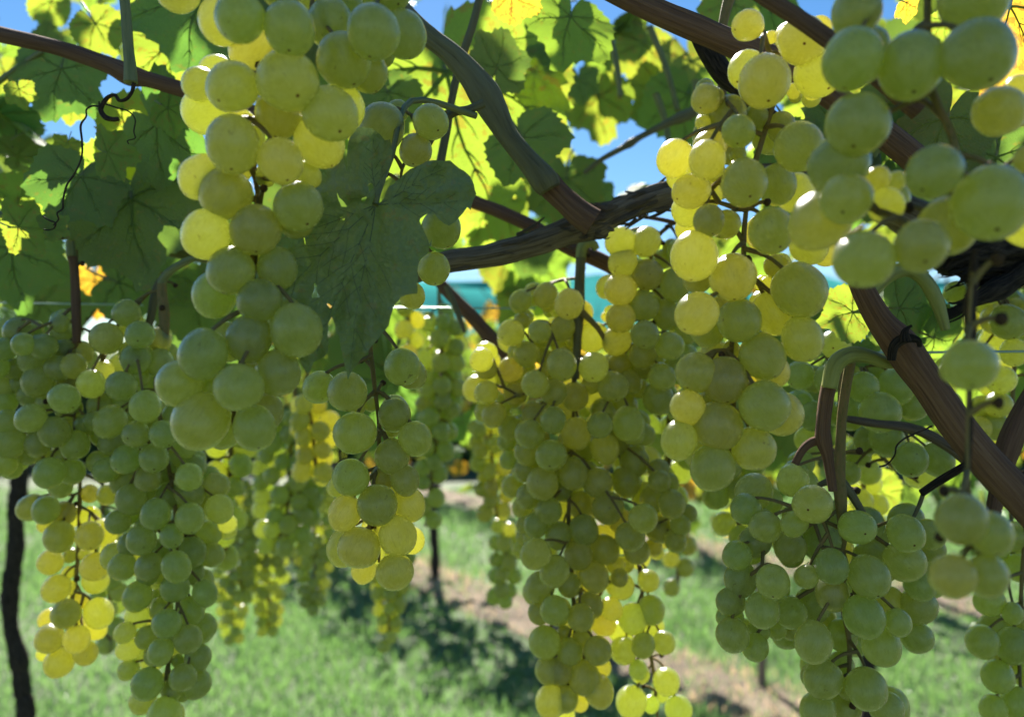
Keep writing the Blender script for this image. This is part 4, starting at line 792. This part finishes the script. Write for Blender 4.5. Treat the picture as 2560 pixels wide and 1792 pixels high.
    tb2 = TB(); tb2.tube([(P(J[0], J[1], D0 - .001), .0012), (P(J[0] + 10, J[1] - 40, D0 + .004), .0012), (P(J[0] + 40, J[1] - 120, D0 + .02), .0012), (P(J[0] + 90, J[1] - 260, D0 + .045), .0014), (P(1190, 290, .37), .0016)], 8, 5); tb2.build('petiole', M['shoot'], VC)
hero_leaf()
for u_ in range(740, 1190, 28):
    for w_ in range(350, 930, 28):
        if 2 * abs(u_ - 960) + abs(w_ - 600) * .6 < 420: TARGETS.append((P(u_, w_, .305), .005, False))
for v_ in bpy.data.objects:
    if v_.name.startswith('vein') and v_.parent:
        for q in v_.data.vertices: q.co -= off(VC)
        break
# leaves added overhead and sunward, outside the picture, to shade berries and leaves wanted dark
dark = [t for t in TARGETS if t[2] is False]; lit = [t for t in TARGETS if t[2] is True]
wt = lambda p, r: (r / max((p - CAM).dot(FWD), .1)) ** 2 * 1000
WD = [wt(p, r) for p, r, _ in dark]; CW = list(np.cumsum(WD))
cnt = {VL.name: 0, VC.name: 0, VR.name: 0}; shaded = set(); tries = 0; extra = 0
while extra < 420 and tries < 16000:
    tries += 1; i = random.choices(range(len(dark)), cum_weights=CW)[0]
    if i in shaded and random.random() < .95: continue
    p, r, _ = dark[i]; t = random.uniform(.06, 1.0); c = p + SUN * t + Vector((random.gauss(0, .012), random.gauss(0, .012), random.gauss(0, .012)))
    s = random.uniform(.022, .052); x, y, d = proj(c)
    if d > 0 and -s * FPX / d * 1.1 < y and y > -s * FPX / d * 1.1 - 5: 
        continue
    nl = sum(wt(lp, lr) for lp, lr, _ in lit if sunray_hits(lp, c, s * .75 + lr * .3)); nd = sum(WD[j] for j, (q, rr, _) in enumerate(dark) if j not in shaded and sunray_hits(q, c, s * .7))
    if nd <= 0 or nl * 2.2 > nd: continue
    tl = SUN.to_track_quat('Z', 'Y').to_matrix()
    o = leaf(VL if x < 900 else VC if x < 1700 else VR, random.choice('gggd'), c, s, random.uniform(0, 360), (0, 0))
    m = Euler((random.gauss(0, .35), random.gauss(0, .35), random.uniform(0, 6.28))).to_matrix(); m = tl @ m
    o.rotation_euler = m.to_euler(); o.location = c - m @ Vector((0, s * .22, 0)) - off(o.parent); extra += 1
    for j, (q, rr, _) in enumerate(dark):
        if sunray_hits(q, c, s * .7): shaded.add(j)
# ------------------------------------------------------------------ trellis wires of the near row
tw_ = thing('trellis_wire', 'pale green trellis wire crossing behind the reddish cane at the right', 'wire', P(2080 * V2S, 790 * V2S, .42))
tb = TB(); tb.tube(path([(1850, 792, 3), (2080, 790, 3), (2296, 788, 3), (2700, 786, 3)], .42), 6, 4); tb.build('strand', M['wire'], tw_)
tw_ = thing('trellis_wire', 'thin wire running behind the two stalks at the left', 'wire', P(330 * V2S, 682 * V2S, .6))
tb = TB(); tb.tube(path([(-200, 676, 2), (330, 684, 2), (470, 686, 2), (1200, 692, 2)], .6), 6, 4); tb.build('strand', M['wire'], tw_)
# ------------------------------------------------------------------ vines of the rows beyond
def far_vine(label, base, n, h0=1.15, h1=2.25, spread=1.0, trunk=True, group='vines of the rows beyond'):
    v = thing('grapevine', label, 'grapevine', base, group)
    tb = TB(); q = [(base + Vector((0, 0, -.05)), .035)]
    for i in range(1, 7): q.append((base + Vector((random.gauss(0, .02), random.gauss(0, .02), h0 * i / 6)), .034 - .001 * i))
    tb.tube(q, 12, 4, .25, .35, random.random() * 9); tb.build('trunk', M['bark_dark'], v)
    tb = TB()
    for sg in (-1, 1):
        c = base + Vector((0, 0, h0)); pts = [(c, .028)]
        for i in range(1, 5): pts.append((c + ROWD * sg * spread * i / 4 + Vector((random.gauss(0, .02), random.gauss(0, .02), .08 * i + random.gauss(0, .02))), .026 - .004 * i))
        tb.tube(pts, 9, 4, .2, .3, 2)
        for i in range(1, 5):
            p = pts[i][0]; tb.tube([(p, .009), (p + Vector((random.gauss(0, .1), random.gauss(0, .1), .35)), .007), (p + Vector((random.gauss(0, .25), random.gauss(0, .25), .75)), .004)], 6, 4)
    tb.build('arms', M['cane_red'], v)
    i = 0; t = 0
    while i < n and t < n * 8:
        t += 1; c = base + ROWD * random.uniform(-spread, spread) + ROWN * random.gauss(0, .22) + Vector((0, 0, random.triangular(h0 - .45, h1, h0 + .3)))
        s = random.uniform(.055, .10); x, y, d = proj(c)
        if gap(c, s * FPX / d / V2S * .75): continue
        i += 1; k_ = random.random(); leaf(v, 'g' if k_ < .5 else 'l' if k_ < .72 else 'd' if k_ < .88 else 'y', c, s, random.gauss(180, 50), (random.gauss(0, 35), random.gauss(0, 45)))
    return v
names = ['vine on the next row, farthest to the left', 'vine on the next row behind the long left bunch', 'vine on the next row behind the dusky hanging bunches', 'vine on the next row left of the central bunch, with yellowing leaves', 'vine on the next row behind the central bunch, over the dry strip', 'vine on the next row behind the reddish cane at the right']
for nm, s in zip(names, (-6.3, -4.6, -3.0, -1.35, .3, 2.0)): far_vine(nm, ROWC[0] + ROWD * s, 285)
names = ['second row vine farthest left under the sky gap', 'second row vine left of the teal netting gap', 'second row vine behind the central gap in the leaves', 'second row vine over the far dirt patch at the right', 'second row vine at the right edge']
for nm, s in zip(names, (-7.2, -5.2, -3.2, -1.1, 1.0)): far_vine(nm, ROWC[1] + ROWD * s, 230)
# stakes
for lb, s in (('thin grey wooden stake standing in the dry strip below the wide dusky bunch', 1.02),):
    b = P(1905, 1700, 3.9); b.z = 0
    st = thing('vine_stake', lb, 'stake', b); tb = TB(); tb.tube([(b - Vector((0, 0, .05)), .022), (b + Vector((.0, 0, .6)), .021), (b + Vector((-.02, 0, 1.3)), .02)], 10, 4, .1, .2); tb.build('post', M['bark'], st)
# trees beyond the netting
def tree(base, h, w_, label):
    v = thing('tree', label, 'tree', base, 'trees beyond the netting'); tb = TB(); tb.tube([(base, .22), (base + Vector((.1, 0, h * .4)), .16), (base + Vector((0, 0, h * .85)), .05)], 10, 5, .1, .2); tb.build('trunk', M['bark_dark'], v)
    V = []; F = []; cl = [(base + Vector((random.gauss(0, w_ * .3), random.gauss(0, w_ * .25), random.uniform(.25, .95) * h)), random.uniform(.5, 1.0) * w_ * .35) for _ in range(26)]
    for i in range(9000):
        c, r = random.choice(cl); d_ = Vector((random.gauss(0, 1), random.gauss(0, 1), random.gauss(0, 1))).normalized(); p = c + d_ * r * random.uniform(.5, 1.05) - base; a = Vector((random.gauss(0, 1), random.gauss(0, 1), random.gauss(0, 1))).normalized() * random.uniform(.06, .13); b = a.cross(d_).normalized() * a.length
        q = len(V); V += [p - a, p + b * .6, p + a, p - b * .6]; F.append((q, q + 1, q + 2, q + 3))
    mesh_obj('crown', V, F, M['crown'], v, smooth=False)
k = NT('tree_leaves'); n1 = k.noise(k.n('NewGeometry').outputs['Position'], 1.5, 3); cc = k.mix(n1, c4(.04, .08, .025), c4(.08, .13, .04))
M['crown'] = k.end(k.n('AddShader', {0: k.n('BsdfDiffuse', {0: cc}).outputs[0], 1: k.n('BsdfTranslucent', {0: cc}).outputs[0]}).outputs[0])
for i, (x, y, h, w_) in enumerate(((-13, 19, 5.2, 6), (-6.6, 20, 4.6, 5), (24, 36, 6.5, 6), (14, 42, 5, 6))):
    tree(Vector((x, y, -.1)), h, w_, ['broad dark tree far left beyond the netting', 'second tree from the left beyond the netting', 'dark tree far right beyond the netting', 'lower tree right of centre beyond the netting'][i])

hd = thing('hedge', 'dark clipped hedge along the foot of the teal netting', 'hedge', (0, 14.2, 0)); V = []; F = []
for i in range(26000):
    x = random.uniform(-15, 15); z = random.uniform(0, 1.95 + .12 * noise.noise(Vector((x * .8, 0, 0)))); p = Vector((x, random.choice((-.35, -.35, .35)) + random.gauss(0, .09), z)); a = Vector((random.gauss(0, 1), random.gauss(0, 1), random.gauss(0, 1))).normalized() * random.uniform(.035, .07); c = a.orthogonal().normalized() * a.length * .6
    q = len(V); V += [p - a, p + c, p + a, p - c]; F.append((q, q + 1, q + 2, q + 3))
mesh_obj('foliage', V, F, M['crown'], hd, smooth=False)['kind'] = 'stuff'
tb = TB(); tb.tube([(Vector((-15, 14.2, .9)), .9), (Vector((15, 14.2, .9)), .9)], 12, 8, .02, .1); o = tb.build('twig_mass', M['bark_dark'], hd); o.scale = (1, .35, 1)
